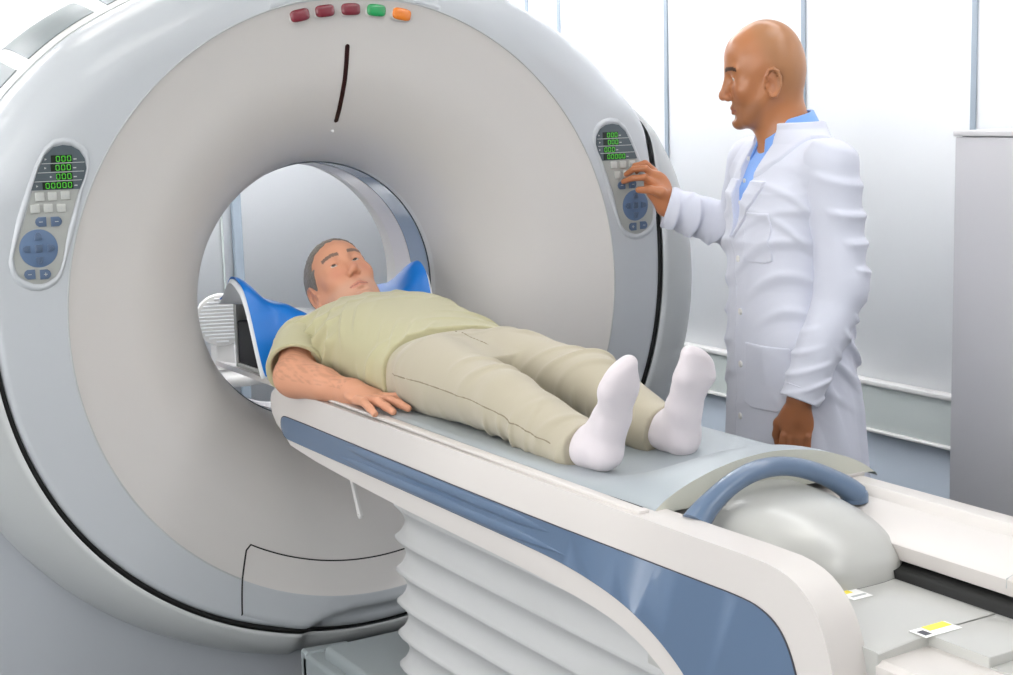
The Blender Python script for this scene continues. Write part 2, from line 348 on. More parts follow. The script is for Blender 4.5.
# control panels
SEG = {0: [(0, 1, 0), (0, 0, 0), (0, -1, 0), (-1, .5, 1), (1, .5, 1), (-1, -.5, 1), (1, -.5, 1)]}
OUT = [(-.742, 1.503), (-.764, 1.499), (-.785, 1.481), (-.803, 1.449), (-.823, 1.400), (-.847, 1.336), (-.868, 1.272), (-.875, 1.246), (-.873, 1.220), (-.866, 1.203), (-.851, 1.190), (-.833, 1.181), (-.814, 1.179), (-.797, 1.183), (-.780, 1.193), (-.768, 1.208), (-.760, 1.228), (-.738, 1.302), (-.711, 1.388), (-.695, 1.425), (-.689, 1.447), (-.692, 1.470), (-.704, 1.489), (-.722, 1.500)]
def panel(mx):
    X = (lambda x: x) if not mx else (lambda x: .797+(-.78-x)*1.08)
    sg = -1 if mx else 1
    side = 'right' if mx else 'left'
    cp = None
    pc = (sum(p[0] for p in OUT)/len(OUT), sum(p[1] for p in OUT)/len(OUT))
    def inset(d): 
        return [(p[0]+(pc[0]-p[0])*d/math.hypot(pc[0]-p[0], pc[1]-p[1]), p[1]+(pc[1]-p[1])*d/math.hypot(pc[0]-p[0], pc[1]-p[1])) for p in OUT]
    n = len(OUT); V = []
    for d, y in ((-.010, .001), (-.004, -.004), (.002, -.005), (.007, .0), (.009, .002)):
        V += [(X(x), y, z) for x, z in inset(d)]
    F = [(k_*n+j, k_*n+(j+1) % n, (k_+1)*n+(j+1) % n, (k_+1)*n+j) for k_ in range(4) for j in range(n)]
    cp = link('control_panel', V, F, M['ring'], gan, label='oval control panel on the %s of the ring' % ('far' if mx else 'near'))
    IN = inset(.008)
    mb = MB(); mb.prism([(X(x), z) for x, z in IN], 1, -.0015, .002); mb.build('keypad_plate', M['panel'], cp, smooth=False)
    # display window: part of the oval above the slanted divider
    zc = 1.397; top = [(x, z) for x, z in IN if z > zc]
    i0 = [(-.823, 1.397), (-.7125, 1.395)]
    tp = sorted([p for p in top], key=lambda p: math.atan2(p[1]-1.44, p[0]+.75))
    poly = [i0[1]]+[p for p in tp if True]+[i0[0]]
    poly = [p for p in poly if p[1] >= 1.394]
    poly = sorted(poly, key=lambda p: math.atan2(p[1]-1.425, p[0]+.757))
    mb = MB(); mb.prism([(X(x), z) for x, z in poly], 1, -.003, -.001); d = mb.build('display_field', M['disp'], cp, smooth=False)
    rows = [(-.772, -.725, 1.4645, 3), (-.774, -.727, 1.445, 3), (-.775+.012, -.727, 1.425, 3), (-.795, -.727, 1.4055, 5)]
    dg = MB(); wn = MB(); dv = MB(); mk = MB()
    for x0, x1, z, nd in rows:
        a, b = sorted((X(x0), X(x1)))
        if mx: a, b = a-.012, b-.012
        wn.box((a, -.0042, z-.0082), (b, -.0029, z+.0082))
        for i in range(nd):
            cx = b-.007-.0125*i; sx, sz = .0036, .0056
            for ux, uz, vert in SEG[0]:
                if (ux, uz) == (0, 0): continue
                hx, hz = ((.0008, sz/2-.0004) if vert else (sx-.0004, .0008))
                px, pz = cx+ux*sx, z+(uz*sz if not vert else uz*sz)
                dg.box((px-hx, -.0050, pz-hz), (px+hx, -.0041, pz+hz))
        MB().prism([(a-.014, z-.0025), (a-.009, z), (a-.014, z+.0025)], 1, -.0034, -.0029).build('arrow_mark', M['keyl'], cp, smooth=False)
        MB().box((b+.003, -.0036, z-.003), (b+.010, -.0030, z-.0005)).build('unit_mark', M['keyl'], cp, smooth=False)
    for z, xa, xb in ((1.455, -.797, -.694), (1.435, -.807, -.697), (1.4155, -.815, -.703)):
        a, b = sorted((X(xa+.003), X(xb-.003))); dv.box((a, -.0036, z-.0007), (b, -.0029, z+.0007))
    wn.build('digit_window', M['dwin'], cp, smooth=False); dg.build('digits', M['green'], cp, smooth=False, label='glowing green digits'); dv.build('divider', M['keyl'], cp, smooth=False)
    def key(nm, cx, cz, w_, h_, m, rnd=.002, y=-.0055, label=None, poly=None):
        mb = MB()
        if poly: mb.prism([(cx+px*w_, cz+pz*h_) for px, pz in poly], 1, y, -.001, .001)
        else: mb.box((cx-w_/2, y, cz-h_/2), (cx+w_/2, -.001, cz+h_/2), rnd)
        return mb.build(nm, M[m], cp, label=label)
    for x, z in ((-.803, 1.382), (-.775, 1.382), (-.746, 1.382), (-.815, 1.356), (-.786, 1.3555), (-.757, 1.354)):
        key('key', X(x), z, .0205, .0195, 'keyl', label='pale square key')
    Dl = [(-.5, -.5), (.2, -.5), (.42, -.3), (.5, 0), (.42, .3), (.2, .5), (-.5, .5)]
    for x, z, f_ in ((-.805, 1.326, -1), (-.770, 1.325, 1), (-.838, 1.210, -1), (-.803, 1.208, 1)):
        key('blue_key', X(x), z, .0245, .0215, 'keyb', poly=[(px*f_*sg, pz) for px, pz in Dl], label='blue rounded key')
    mb = MB(); mb.cyl((X(-.8135), -.001, 1.267), (0, -1, 0), .043, .0022, 40, bev=.0008); mb.build('round_pad', M['keyd'], cp, label='round blue pad')
    cx, cz = X(-.8135), 1.2665
    T = [(-.5, -.5), (.5, -.5), (.42, .2), (.2, .5), (-.2, .5), (-.42, .2)]
    for ang, dx, dz in ((0, 0, .0275), (90, -.0275, 0), (180, 0, -.0275), (270, .0275, 0)):
        a = math.radians(ang); po = [(px*math.cos(a)-pz*math.sin(a), px*math.sin(a)+pz*math.cos(a)) for px, pz in T]
        key('arrow_key', cx+dx, cz+dz, .0165, .0165, 'keyb', y=-.0065, poly=po)
    key('centre_key', cx, cz, .017, .017, 'keyb', y=-.0065)
    for x, z in ((-.803, 1.382), (-.775, 1.382), (-.746, 1.382), (-.815, 1.356), (-.786, 1.3555), (-.757, 1.354)):
        MB().box((X(x)-.003, -.0059, z-.0006), (X(x)+.003, -.0053, z+.0006)).box((X(x)-.0006, -.0059, z-.003), (X(x)+.0006, -.0053, z+.003)).build('key_mark', M['hous'], cp, smooth=False)
    for x, z, pl_ in ((-.805, 1.326, 0), (-.770, 1.325, 0), (-.838, 1.210, 0), (-.803, 1.208, 1)):
        q = MB().box((X(x)-.004, -.0061, z-.0008), (X(x)+.004, -.0053, z+.0008))
        if pl_: q.box((X(x)-.0008, -.0061, z-.004), (X(x)+.0008, -.0053, z+.004))
        q.build('plus_mark' if pl_ else 'minus_mark', M['keyl'], cp, smooth=False)
    for ang, dx, dz in ((0, 0, .0275), (90, -.0275, 0), (180, 0, -.0275), (270, .0275, 0)):
        a = math.radians(ang); po = [(0, .0045), (.004, -.003), (-.004, -.003)]
        pts = [(cx+dx+px*math.cos(a)-pz*math.sin(a), cz+dz+px*math.sin(a)+pz*math.cos(a)) for px, pz in po]
        MB().tube([(p[0], -.0066, p[1]) for p in pts], .0005, 4, closed=True).build('arrow_outline', M['disp'], cp, smooth=False)
    MB().tube([(cx+.0045*sx, -.0066, cz+.0045*sz) for sx, sz in ((-1, -1), (1, -1), (1, 1), (-1, 1))], .0005, 4, closed=True).build('square_outline', M['disp'], cp, smooth=False)
panel(False); panel(True)

# ---------------------------------------------------------------- couch
cou = thing('scanner_couch', 'long cream patient couch with slate blue side stripe on ribbed bellows', 'couch', (0, -1.2, 0))
# near side cover: an L that turns down at the foot end
SIDE = [(.062, .862), (.062, .812), (.015, .768), (-.10, .742), (-.585, .7215), (-1.05, .716), (-1.226, .712), (-1.36, .706), (-1.45, .696), (-1.52, .678), (-1.58, .650), (-1.63, .61), (-1.67, .55), (-1.69, .47), (-1.70, .35), (-1.70, .12), (-2.00, .12), (-2.00, .30), (-1.995, .50), (-1.985, .66), (-1.972, .76), (-1.955, .815), (-1.935, .850), (-1.905, .876), (-1.87, .890), (-1.82, .896), (-1.6, .893), (-.8, .889), (.02, .886)]
def chaikin(p, it=2):
    for _ in range(it):
        q = []
        for i in range(len(p)):
            a, b = p[i], p[(i+1) % len(p)]; q += [(a[0]*.75+b[0]*.25, a[1]*.75+b[1]*.25), (a[0]*.25+b[0]*.75, a[1]*.25+b[1]*.75)]
        p = q
    return p
SIDE = chaikin(SIDE, 1)
mb = MB(); mb.prism(SIDE, 0, -.262, -.195, .022, seg=5); mb.build('side_cover', M['couch'], cou, angle=25, label='cream side cover turning down at the foot end')
STR = [(-.060, .818), (-.028, .814), (-.020, .79), (-.036, .765), (-.07, .762), (-.691, .7635), (-1.20, .762), (-1.30, .7585), (-1.38, .751), (-1.46, .739), (-1.53, .7195), (-1.59, .694), (-1.64, .664), (-1.69, .62), (-1.735, .56), (-1.765, .48), (-1.78, .38), (-1.78, .2), (-1.935, .2), (-1.935, .45), (-1.925, .60), (-1.91, .70), (-1.895, .750), (-1.878, .785), (-1.855, .810), (-1.82, .824), (-1.78, .829), (-1.66, .827), (-1.12, .819), (-.5, .8175)]
STR = chaikin(STR)
mb = MB(); mb.prism(STR, 0, -.2655, -.25, .003); mb.build('blue_stripe', M['blue'], cou, angle=25, label='slate blue inlay stripe')
mb = MB(); mb.tube([(-.2635, y, z) for y, z in STR], .0016, 6, closed=True); mb.build('stripe_joint', M['ink'], cou)
def groove(u, v):                                  # raised lens-shaped bead in the stripe
    y = -.36-.95*u; e = min(1, 1.0*u/.12) if u < .5 else min(1, (1-u)/.18)
    h = .0075*e; a = v*PI
    return (-.2655-.006*math.sin(a)*e, y, .772+.011*(1-e)*0+.011*math.cos(a)*e+.004)
V, F = grid(groove, lin(0, 1, 40), lin(0, 1, 9)); link('stripe_bead', V, F, M['blue'], cou)
V, F = grid(lambda u, v: (lambda p: (p[0]+.002, p[1], p[2]+.03))(groove(u, v)), lin(0, 1, 40), lin(0, 1, 9)); link('stripe_bead', V, F, M['blue'], cou)
# core under the tabletop
mb = MB(); mb.box((-.19, -1.62, .70), (.2, .03, .845), .02); mb.box((.19, -1.6, .72), (.25, .03, .875), .015); mb.build('couch_frame', M['couch'], cou)
# head end curved nose
# bellows
def bel(th, z):
    f = (z-.677)/.0752; c = abs(math.sin(PI*f)); off = -.020*c**.8
    hx, hy = .21+off, .63+off; n_ = 9
    cs, sn = math.cos(th), math.sin(th); k_ = (abs(cs)**n_+abs(sn)**n_)**(-1/n_)
    k2 = (abs(cs/1)**n_+abs(sn/1)**n_)**(-1/n_)
    return (hx*cs*k2, -1.07+hy*sn*k2, z)
V, F = grid(bel, lin(0, 2*PI, 121)[:-1], lin(.075, .715, 120), True)
link('bellows', V, F, M['bellow'], cou, label='pale horizontally ribbed bellows')
mb = MB(); mb.box((-.245, -2.0, 0), (.245, -.03, .205), .012); mb.box((-.215, -1.99, .19), (.215, -.10, .235), .015); mb.build('base_block', M['block'], cou, label='grey base block')
mb = MB(); mb.prism([(-.245, .12), (-.245, .206), (-.238, .212), (-.12, .206), (-.08, .12)], 1, -.06, -.027, .002); mb.build('base_end_plate', M['block'], cou)
# hanging lever
mb = MB(); mb.prism([(-.178, .670), (-.190, .670), (-.232, .590), (-.230, .582), (-.220, .580), (-.214, .586)], 0, -.158, -.150, .001)
mb.cyl((-.158, -.222, .589), (-1, 0, 0), .0025, .002, 10); mb.tube([(-.153, -.184, .66), (-.153, -.184, .735)], .004, 8); mb.build('lever', M['white'], cou, label='small hanging release lever')
# sliding tabletop
mb = MB(); mb.box((-.252, -1.505, .8905), (-.231, .02, .8975), .002); mb.box((.2, -1.505, .8815), (.248, .02, .8895), .002)
V, F = slab(lambda u, v: (u, v, .846+.035*(abs(u)/.235)**2), lambda u, v: (u, v, .838+.03*(abs(u)/.235)**2), lin(-.235, .235, 24), lin(-1.5, .5, 20)); mb.add(V, F)
MB().box((-.236, -1.503, .862), (-.205, .02, .8925), .002).build('table_gap', M['dark'], cou)
top = mb.build('tabletop', M['couch'], cou, label='thin cream sliding tabletop')
# foot-end dome
def dome(a, t):
    n_ = 3.0; cs, sn = math.cos(a), math.sin(a); k_ = (abs(cs)**n_+abs(sn)**n_)**(-1/n_)
    x, y = (.175*cs*k_)*(1+.06*(sn < 0)*0), (.345 if sn < 0 else .03)*sn*k_                   # plan outline
    s = t; h = (1-s**3.4)
    y_ = -1.44+y*(s if s < 1 else 1)
    x_ = -.018+x*s
    z = .80+(.098+.012*math.cos(min(1, abs(x)*s/.2)*PI/2))*max(0, h)**.55
    return (x_, y_, z)
V, F = grid(dome, lin(0, 2*PI, 97)[:-1], [.001]+lin(.08, .8, 12)+lin(.82, 1, 14), True); link('foot_dome', V, F, M['dome'], cou, label='smooth pale grey dome at the foot end')
V, F = grid(lambda a, t: (dome(a, 1)[0]*1.0, dome(a, 1)[1], .7925+.008*t), lin(0, 2*PI, 97)[:-1], [0, 1], True); link('dome_joint', V, F, M['dark'], cou)
# blue hoop handle
hp = []
for i in range(33):
    t = i/32; x = -.190+.345*t; z = .884+.0665*math.sin(PI*t)**.8-.008*t; hp.append((x, -1.575+.02*math.sin(PI*t), z))
rad = [.0165+.006*abs(2*i/32-1)**6 for i in range(33)]
mb = MB(); mb.tube(hp, rad, 14, sc=(1, 1.15)); mb.cyl((-.19, -1.575, .868), (0, 0, 1), .024, .02, 20, bev=.006); mb.cyl((.155, -1.575, .864), (0, 0, 1), .024, .02, 20, bev=.006)
mb.build('hoop_handle', M['blue'], cou, label='slate blue arched handle')
# deck, slot and right rail toward the camera
mb = MB(); mb.prism([(-.20, .60), (-.20, .795), (-.10, .80), (.045, .80), (.045, .60)], 1, -1.99, -1.45, .004); mb.prism([(-.1, .60), (-.1, .80), (.045, .80), (.045, .60)], 1, -2.10, -1.98, .003)
mb.build('rear_deck', M['dome'], cou, angle=30, label='pale rear deck with warning labels')
mb = MB(); mb.prism([(-.20, .3), (-.20, .775), (-.19, .782), (-.06, .785), (.045, .79), (.045, .3)], 1, -2.5, -1.985, .004); mb.build('rear_drawer', M['couch'], cou, angle=30)
mb = MB(); mb.prism([(-.1, .3), (-.1, .787), (.047, .787), (.047, .3)], 1, -3.1, -2.1, .003); mb.build('rear_beam', M['dome'], cou, angle=30)
mb = MB(); mb.box((.0465, -3.1, .55), (.12, -1.3, .812)); mb.build('rail_slot', M['dark'], cou, label='long black slot beside the rail')
RL = [(.25, .70), (.25, .874), (.244, .8815), (.236, .884), (.205, .882), (.198, .878), (.19, .868), (.17, .8645), (.08, .846), (.076, .843), (.076, .82), (.12, .80), (.12, .70)]
mb = MB(); mb.prism(RL, 1, -3.1, -1.3, .001); mb.build('side_rail', M['couch'], cou, angle=25, label='cream side rail running toward the camera')
mb = MB(); mb.tube([(.0765, -1.975, .83), (.0765, -1.975, .8445), (.165, -1.975, .8645), (.18, -1.95, .868)], .0012, 6); mb.build('rail_joint', M['hous'], cou)
# labels
def label_(cx, cy, a, w_, h_, parts):
    for nm, u0, u1, v0, v1, m, dz in parts:
        ca, sa = math.cos(a), math.sin(a); V = []
        for z in (.8005, .8005+dz):
            for u, v in ((u0, v0), (u1, v0), (u1, v1), (u0, v1)):
                x, y = u*w_, v*h_; V.append((cx+x*ca-y*sa, cy+x*sa+y*ca, z))
        link(nm, V, [(3, 2, 1, 0), (4, 5, 6, 7), (0, 1, 5, 4), (1, 2, 6, 5), (2, 3, 7, 6), (3, 0, 4, 7)], M[m], cou, smooth=False)
label_(-.062, -1.797, 0, .04, .05, [('warning_label', -.5, .5, -.5, .5, 'paper', .0006), ('warning_stripe', -.5, .1, .05, .5, 'yellow', .0011), ('warning_print', -.3, .4, -.3, -.2, 'hous', .0011)])
label_(-.078, -1.982, 0, .072, .034, [('warning_label', -.5, .5, -.5, .5, 'paper', .0006), ('warning_stripe', -.15, .45, .0, .5, 'yellow', .0011), ('warning_print', -.42, -.25, -.3, .2, 'ink', .0011)])
# mattress
def matz(x, y):
    hwm = .235; base = .876+.034*(abs(x)/hwm)**2
    hump = .957-.068*min(1.3, abs(x-.02)/.26)**2
    t = sstep(-1.22, -1.47, y); return base+(hump-base)*t
def mhw(y): return .233+.047*sstep(-1.3, -1.5, y)
def mtop(u, v):
    x = u*(mhw(v) if u > 0 else .229); e = abs(u)**12*.012; return (x, v, matz(x, v)-e)
def mbot(u, v):
    x = u*(mhw(v) if u > 0 else .229); f = sstep(-1.25, -1.47, v); b = (.852+.040*(abs(x)/.235)**2)*(1-f)+(.8845+.002)*f
    return (x*.985, v, min(b, matz(x, v)-.006))
ys = lin(.02, -1.2, 26)+lin(-1.21, -1.497, 18)+[-1.501, -1.504]
V, F = slab(mtop, mbot, lin(-1, 1, 41), ys)
mi = []
for f in F:
    mi.append(0 if max(f) < len(V)//2 or (min(f) >= len(V)//2) else (1 if all(V[i][1] < -1.3 for i in f) else 0))
mt = link('couch_mattress', V, F, [M['mattop'], M['matside']], None, mi=mi, angle=50); tag(mt, 'thin grey vinyl mattress on the couch, arched at the foot end', 'mattress')

# headrest: blue saddle with two wings
hr = thing('headrest', 'bright blue arm and head support with two raised wings behind the patient', 'headrest', (0, .25, .9))
def hz(x, y):
    a = abs(x+.0)/.27
    z = 1.035+.03*sstep(.35, .6, a)
    z -= .05*math.exp(-((x)/.075)**2)*(1 if y < .3 else .4)
    z += .075*math.exp(-((abs(x)-.262)/.045)**2)*math.exp(-((y-.22)/.085)**2)
    z -= .15*sstep(.17, .06, y)*sstep(.12, .2, abs(x)) + .02*sstep(.13, .05, y)
    return z
def wing(x, y): return x*(1+.06*math.exp(-((y-.22)/.1)**2)*sstep(.22, .27, abs(x)))
def htop(u, y):
    x = u*.262; yy = y
    return (wing(x, y)*(.93 if x > 0 else 1), yy, hz(x, y))
V, F = slab(htop, lambda u, y: (lambda p: (p[0]*.99, p[1], p[2]-.006))(htop(u, y)), lin(-1, 1, 61), lin(.07, .36, 37))
link('saddle', V, F, M['hblue'], hr, angle=60, label='blue upper shell')
V, F = slab(lambda u, y: (lambda p: (p[0]*1.006, p[1], p[2]-.0062))(htop(u, y)), lambda u, y: (lambda p: (p[0]*1.03, p[1], p[2]-.016))(htop(u, y)), lin(-1, 1, 61), lin(.074, .355, 37))
link('under_shell', V, F, M['hwhite'], hr, angle=60, label='white underside')
mb = MB(); mb.box((-.205, .06, .885), (-.165, .40, 1.0), .004); mb.box((.165, .06, .885), (.205, .40, 1.0), .004); mb.box((-.17, .1, .885), (.17, .4, .95), .004); mb.build('mount_box', M['dark'], hr, label='black mounting box')
mb = MB(); mb.box((-.209, .395, .875), (-.160, .412, 1.06), .002); mb.box((-.209, .05, .872), (-.16, .412, .885), .002); mb.build('mount_edge', M['metal'], hr, label='bare metal edge')
def pil(u, v):
    x = -.11+.22*(u+1)/2; y = .07+.24*v; e = (1-abs(u)**4)*(1-abs(2*v-1)**4)
    return (x, y, 1.008+.03*(abs(u)**2)+.022*e)
V, F = slab(pil, lambda u, v: (lambda p: (p[0], p[1], 1.0))(pil(u, v)), lin(-1, 1, 21), lin(0, 1, 17)); pl = link('head_pillow', V, F, M['hwhite'], None); tag(pl, 'thin pale grey pillow under the lying patient\'s head', 'pillow')

# ---------------------------------------------------------------- cabinet on the right, things behind the scanner
cb = thing('tall_cabinet', 'tall plain grey cabinet at the right edge of the room', 'cabinet', (1.7, -1.15, 0))
MB().box((1.5, -1.75, 0), (1.96, -.549, 1.435), .003).build('body', M['cab'], cb)
MB().box((1.496, -1.755, 1.437), (1.965, -.544, 1.452), .003).build('top', M['cabtop'], cb)
MB().box((1.515, -1.74, 1.4345), (1.95, -.56, 1.4375)).build('shadow_gap', M['disp'], cb)
ht = thing('round_heater', 'white round ribbed device on a shelf seen through the bore', 'heater', (.30, 1.6, .6))
mb = MB(); mb.cyl((.19, 1.6, .835), (-.35, -1, 0), .092, .03, 48, bev=.012); mb.cyl((.19, 1.6, .835), (.35, 1, 0), .08, .05, 40); mb.build('body', M['white'], ht)
mb = MB()
d = Vector((-.35, -1, 0)).normalized(); rt = Vector((1, -.35, 0)).normalized(); c0 = Vector((.19, 1.6, .835))+d*.031
for i in range(-6, 7):
    z = i*.0125; hw_ = math.sqrt(max(0, .078**2-z*z)); mb.tube([c0-rt*hw_+Vector((0, 0, z)), c0+rt*hw_+Vector((0, 0, z))], .0032, 6)
mb.build('grille', M['wall'], ht, label='horizontal grille ribs')
mb = MB(); mb.box((.165, 1.6, .655), (.235, 1.66, .76), .006); mb.build('stand', M['white'], ht)
sh = thing('equipment_trolley', 'white trolley with a rounded shelf behind the scanner bore', 'trolley', (.25, 1.65, 0))
mb = MB(); mb.box((.12, 1.5, .60), (.48, 1.9, .645), .02); mb.build('shelf', M['white'], sh)
mb = MB(); mb.box((.20, 1.68, .04), (.26, 1.74, .61), .006); mb.build('post', M['seam'], sh); mb = MB(); mb.box((.1, 1.55, .03), (.46, 1.87, .07), .01); mb.build('base', M['hous'], sh)
mb = MB()
for x in (.13, .43):
    for y in (1.58, 1.84): mb.cyl((x-.012, y, .02), (1, 0, 0), .02, .024, 14)
mb.build('casters', M['dark'], sh)
mb = MB(); mb.box((.262, 1.6, .646), (.35, 1.72, .72), .01); bx_ = mb.build('small_device', M['white'], None); tag(bx_, 'small white box on the trolley shelf beside the round ribbed device', 'device')

# ================================================================ signed-distance bodies
def _v(p): return np.asarray(p, dtype=np.float32)
class SDF:
    """list of blended primitives, meshed as ONE surface"""
    def __init__(s): s.L = []; s.post = []
    def cone(s, a, b, r1, r2, k=.02, op='+'):
        a, b = _v(a), _v(b); ba = b-a; l2 = float(ba@ba)+1e-12
        def f(P):
            t = np.clip(((P-a)@ba)/l2, 0, 1); return np.linalg.norm(P-a-t[:, None]*ba, axis=1)-(r1+(r2-r1)*t)
        lo = np.minimum(a-r1, b-r2); hi = np.maximum(a+r1, b+r2); s.L.append((f, lo, hi, k, op)); return s
    def chain(s, pts, rs, k=.015, op='+', k0=None):
        for i in range(len(pts)-1): s.cone(pts[i], pts[i+1], rs[i], rs[i+1], (k0 if (i == 0 and k0) else k), op)
        return s
    def ell(s, c, r, R=None, k=.02, op='+'):
        c, r = _v(c), _v(r); R = np.eye(3, dtype=np.float32) if R is None else _v(R)
        def f(P):
            q = (P-c)@R; k0 = np.linalg.norm(q/r, axis=1); k1 = np.linalg.norm(q/(r*r), axis=1)
            return k0*(k0-1)/(k1+1e-6)
        m = float(r.max()); s.L.append((f, c-m, c+m, k, op)); return s
    def loft(s, c, R, keys, k=.03, op='+', n=2.0):
        """keys: (t, halfwidth a, halfdepth b, offset a, offset b) along local axis 2; R columns = local axes"""
        c, R = _v(c), _v(R); K = np.array(keys, dtype=np.float32)
        def f(P):
            q = (P-c)@R; t = q[:, 2]; a, b, oa, ob = (np.interp(t, K[:, 0], K[:, i]).astype(np.float32) for i in (1, 2, 3, 4))
            x, y = (q[:, 0]-oa)/a, (q[:, 1]-ob)/b; m = (np.abs(x)**n+np.abs(y)**n)**(1/n)
            d = (m-1)*np.minimum(a, b)
            e = np.maximum(K[0, 0]-t, t-K[-1, 0])
            return np.where(e > 0, np.sqrt(np.maximum(d, 0)**2+e*e)+np.minimum(d, 0)*0, np.maximum(d, e))
        m = float((np.abs(K[:, 1])+np.abs(K[:, 2])+np.abs(K[:, 3])+np.abs(K[:, 4])).max())
        e1, e2 = c+R[:, 2]*K[0, 0], c+R[:, 2]*K[-1, 0]
        s.L.append((f, np.minimum(e1, e2)-m, np.maximum(e1, e2)+m, k, op)); return s
    def fn(s, f): s.post.append(f); return s      # f(P, d) -> d
    def ev(s, P, sel=None):
        d = np.full(len(P), 9., dtype=np.float32)
        for i, (f, lo, hi, k, op) in enumerate(s.L):
            if sel is not None and not sel[i]: continue
            g = f(P)
            if op == '+':
                h = np.clip(.5+.5*(d-g)/k, 0, 1); d = d*(1-h)+g*h-k*h*(1-h)
            else:
                h = np.clip(.5-.5*(d+g)/k, 0, 1); d = d*(1-h)-g*h+k*h*(1-h)
        for f in s.post: d = f(P, d)
        return d.astype(np.float32)
    def mesh(s, h=.003, B=20, pad=.02):
        add = [(lo, hi, k) for f, lo, hi, k, op in s.L if op == '+']
        LO = np.min([a[0] for a in add], axis=0)-pad; HI = np.max([a[1] for a in add], axis=0)+pad
        o = np.floor(LO/h)*h; nb = np.ceil((HI-o)/(h*B)).astype(int)
        loA = np.array([x[1] for x in s.L]); hiA = np.array([x[2] for x in s.L]); kA = np.array([x[3] for x in s.L]); isadd = np.array([x[4] == '+' for x in s.L])
        g = np.stack(np.meshgrid(*[np.arange(B+1)]*3, indexing='ij'), -1).reshape(-1, 3)
        dims = nb*B+2; keys = []; pos = []; quads = []
        def key(ijk): return (ijk[..., 0]*dims[1]+ijk[..., 1])*dims[2]+ijk[..., 2]
        half = h*B/2
        for bi in np.ndindex(*nb):
            base = np.array(bi)*B; b0 = o+base*h; b1 = b0+h*B
            marg = kA+pad*.6
            near = np.all((loA-marg[:, None] <= b1) & (hiA+marg[:, None] >= b0), axis=1)
            if not (near & isadd).any(): continue
            cd = s.ev((b0+half)[None].astype(np.float32), near)[0]
            if abs(cd) > half*1.75*1.35+.012: continue
            D = s.ev((b0+g*h).astype(np.float32), near).reshape(B+1, B+1, B+1)
            I = D < 0
            if I.all() or not I.any(): continue
            cs = [I[dx:B+dx, dy:B+dy, dz:B+dz] for dx in (0, 1) for dy in (0, 1) for dz in (0, 1)]
            n_in = sum(c.astype(np.int8) for c in cs); act = np.argwhere((n_in > 0) & (n_in < 8))
            if len(act) == 0: continue
            acc = np.zeros((len(act), 3)); cnt = np.zeros(len(act))
            for ax in range(3):
                oth = [q for q in range(3) if q != ax]
                for u in (0, 1):
                    for v in (0, 1):
                        s0 = act.copy(); s0[:, oth[0]] += u; s0[:, oth[1]] += v; s1 = s0.copy(); s1[:, ax] += 1
                        d0 = D[s0[:, 0], s0[:, 1], s0[:, 2]]; d1 = D[s1[:, 0], s1[:, 1], s1[:, 2]]
                        m = (d0 < 0) != (d1 < 0); t = np.where(m, d0/(d0-d1+1e-12), 0)
                        p = s0.astype(float); p[:, ax] += t; acc += p*m[:, None]; cnt += m
            keys.append(key(act+base)); pos.append(o+(base+acc/cnt[:, None])*h)
            for ax in range(3):
                oth = [(ax+1) % 3, (ax+2) % 3]
                A0 = I[:B, :B, :B]; sl = [slice(0, B)]*3; sl[ax] = slice(1, B+1); A1 = I[tuple(sl)]
                e = np.argwhere(A0 != A1)
                if len(e) == 0: continue
                fl = A0[e[:, 0], e[:, 1], e[:, 2]]; e = e+base; q = []
                for du, dv in ((0, 0), (-1, 0), (-1, -1), (0, -1)):
                    c = e.copy(); c[:, oth[0]] += du; c[:, oth[1]] += dv; q.append(key(c))
                q = np.stack(q, 1); q[~fl] = q[~fl][:, ::-1]; quads.append(q)
        K = np.concatenate(keys); Pp = np.concatenate(pos); Q = np.concatenate(quads)
        idx = np.argsort(K); Ks = K[idx]; w_ = np.searchsorted(Ks, Q); w_ = np.clip(w_, 0, len(Ks)-1)
        ok = (Ks[w_] == Q).all(axis=1); return Pp[idx], w_[ok]
def smooth_mesh(V, F, it=2, lam=.5):
    E = np.concatenate([F[:, [0, 1]], F[:, [1, 2]], F[:, [2, 3]], F[:, [3, 0]]]); n = len(V)
    for _ in range(it):
        A = np.zeros_like(V); c = np.zeros(n)
        for a, b in ((0, 1), (1, 0)):
            for q in range(3): A[:, q] += np.bincount(E[:, a], V[E[:, b], q], n)
            c += np.bincount(E[:, a], minlength=n)
        V = V+lam*(A/np.maximum(c, 1)[:, None]-V)
    return V
def sobj(name, sdf, m, parent, h=.003, it=1, col=None, label=None):
    V, F = sdf.mesh(h); V = smooth_mesh(V, F, it, .5)
    o = link(name, V, F, m, parent, label=label)
    if col is not None:
        c = col(V); a = o.data.color_attributes.new('Col', 'FLOAT_COLOR', 'POINT')
        a.data.foreach_set('color', np.concatenate([c, np.ones((len(c), 1))], 1).astype(np.float32).ravel())
    return o
def frame(fwd, up):
    """columns: right, forward, up"""
    f = np.array(fwd, float); f /= np.linalg.norm(f); u = np.array(up, float); u -= f*(u@f); u /= np.linalg.norm(u); return np.stack([np.cross(f, u), f, u], 1)
def plane(p, n, off=0):
    p, n = _v(p), _v(n)/np.linalg.norm(n); return lambda P: (P-p)@n-off       # positive on the n side is cut away
def cut(p, n): 
    g = plane(p, n); return lambda P, d: np.maximum(d, g(P))
def wob(amp, sc, seed=0, dirs=None):
    rg = np.random.RandomState(seed); D = rg.normal(size=(5, 3)).astype(np.float32)
    if dirs is not None: D = D*np.array(dirs, dtype=np.float32)
    D /= np.linalg.norm(D, axis=1).mean(); ph = rg.uniform(0, 6.28, 5).astype(np.float32)
    def f(P):
        v = 0
        for i in range(5): v = v+np.sin((P@D[i])*sc+ph[i]+1.2*np.sin((P@D[(i+3) % 5])*sc*.6))
        return (amp/3*v).astype(np.float32)
    return f
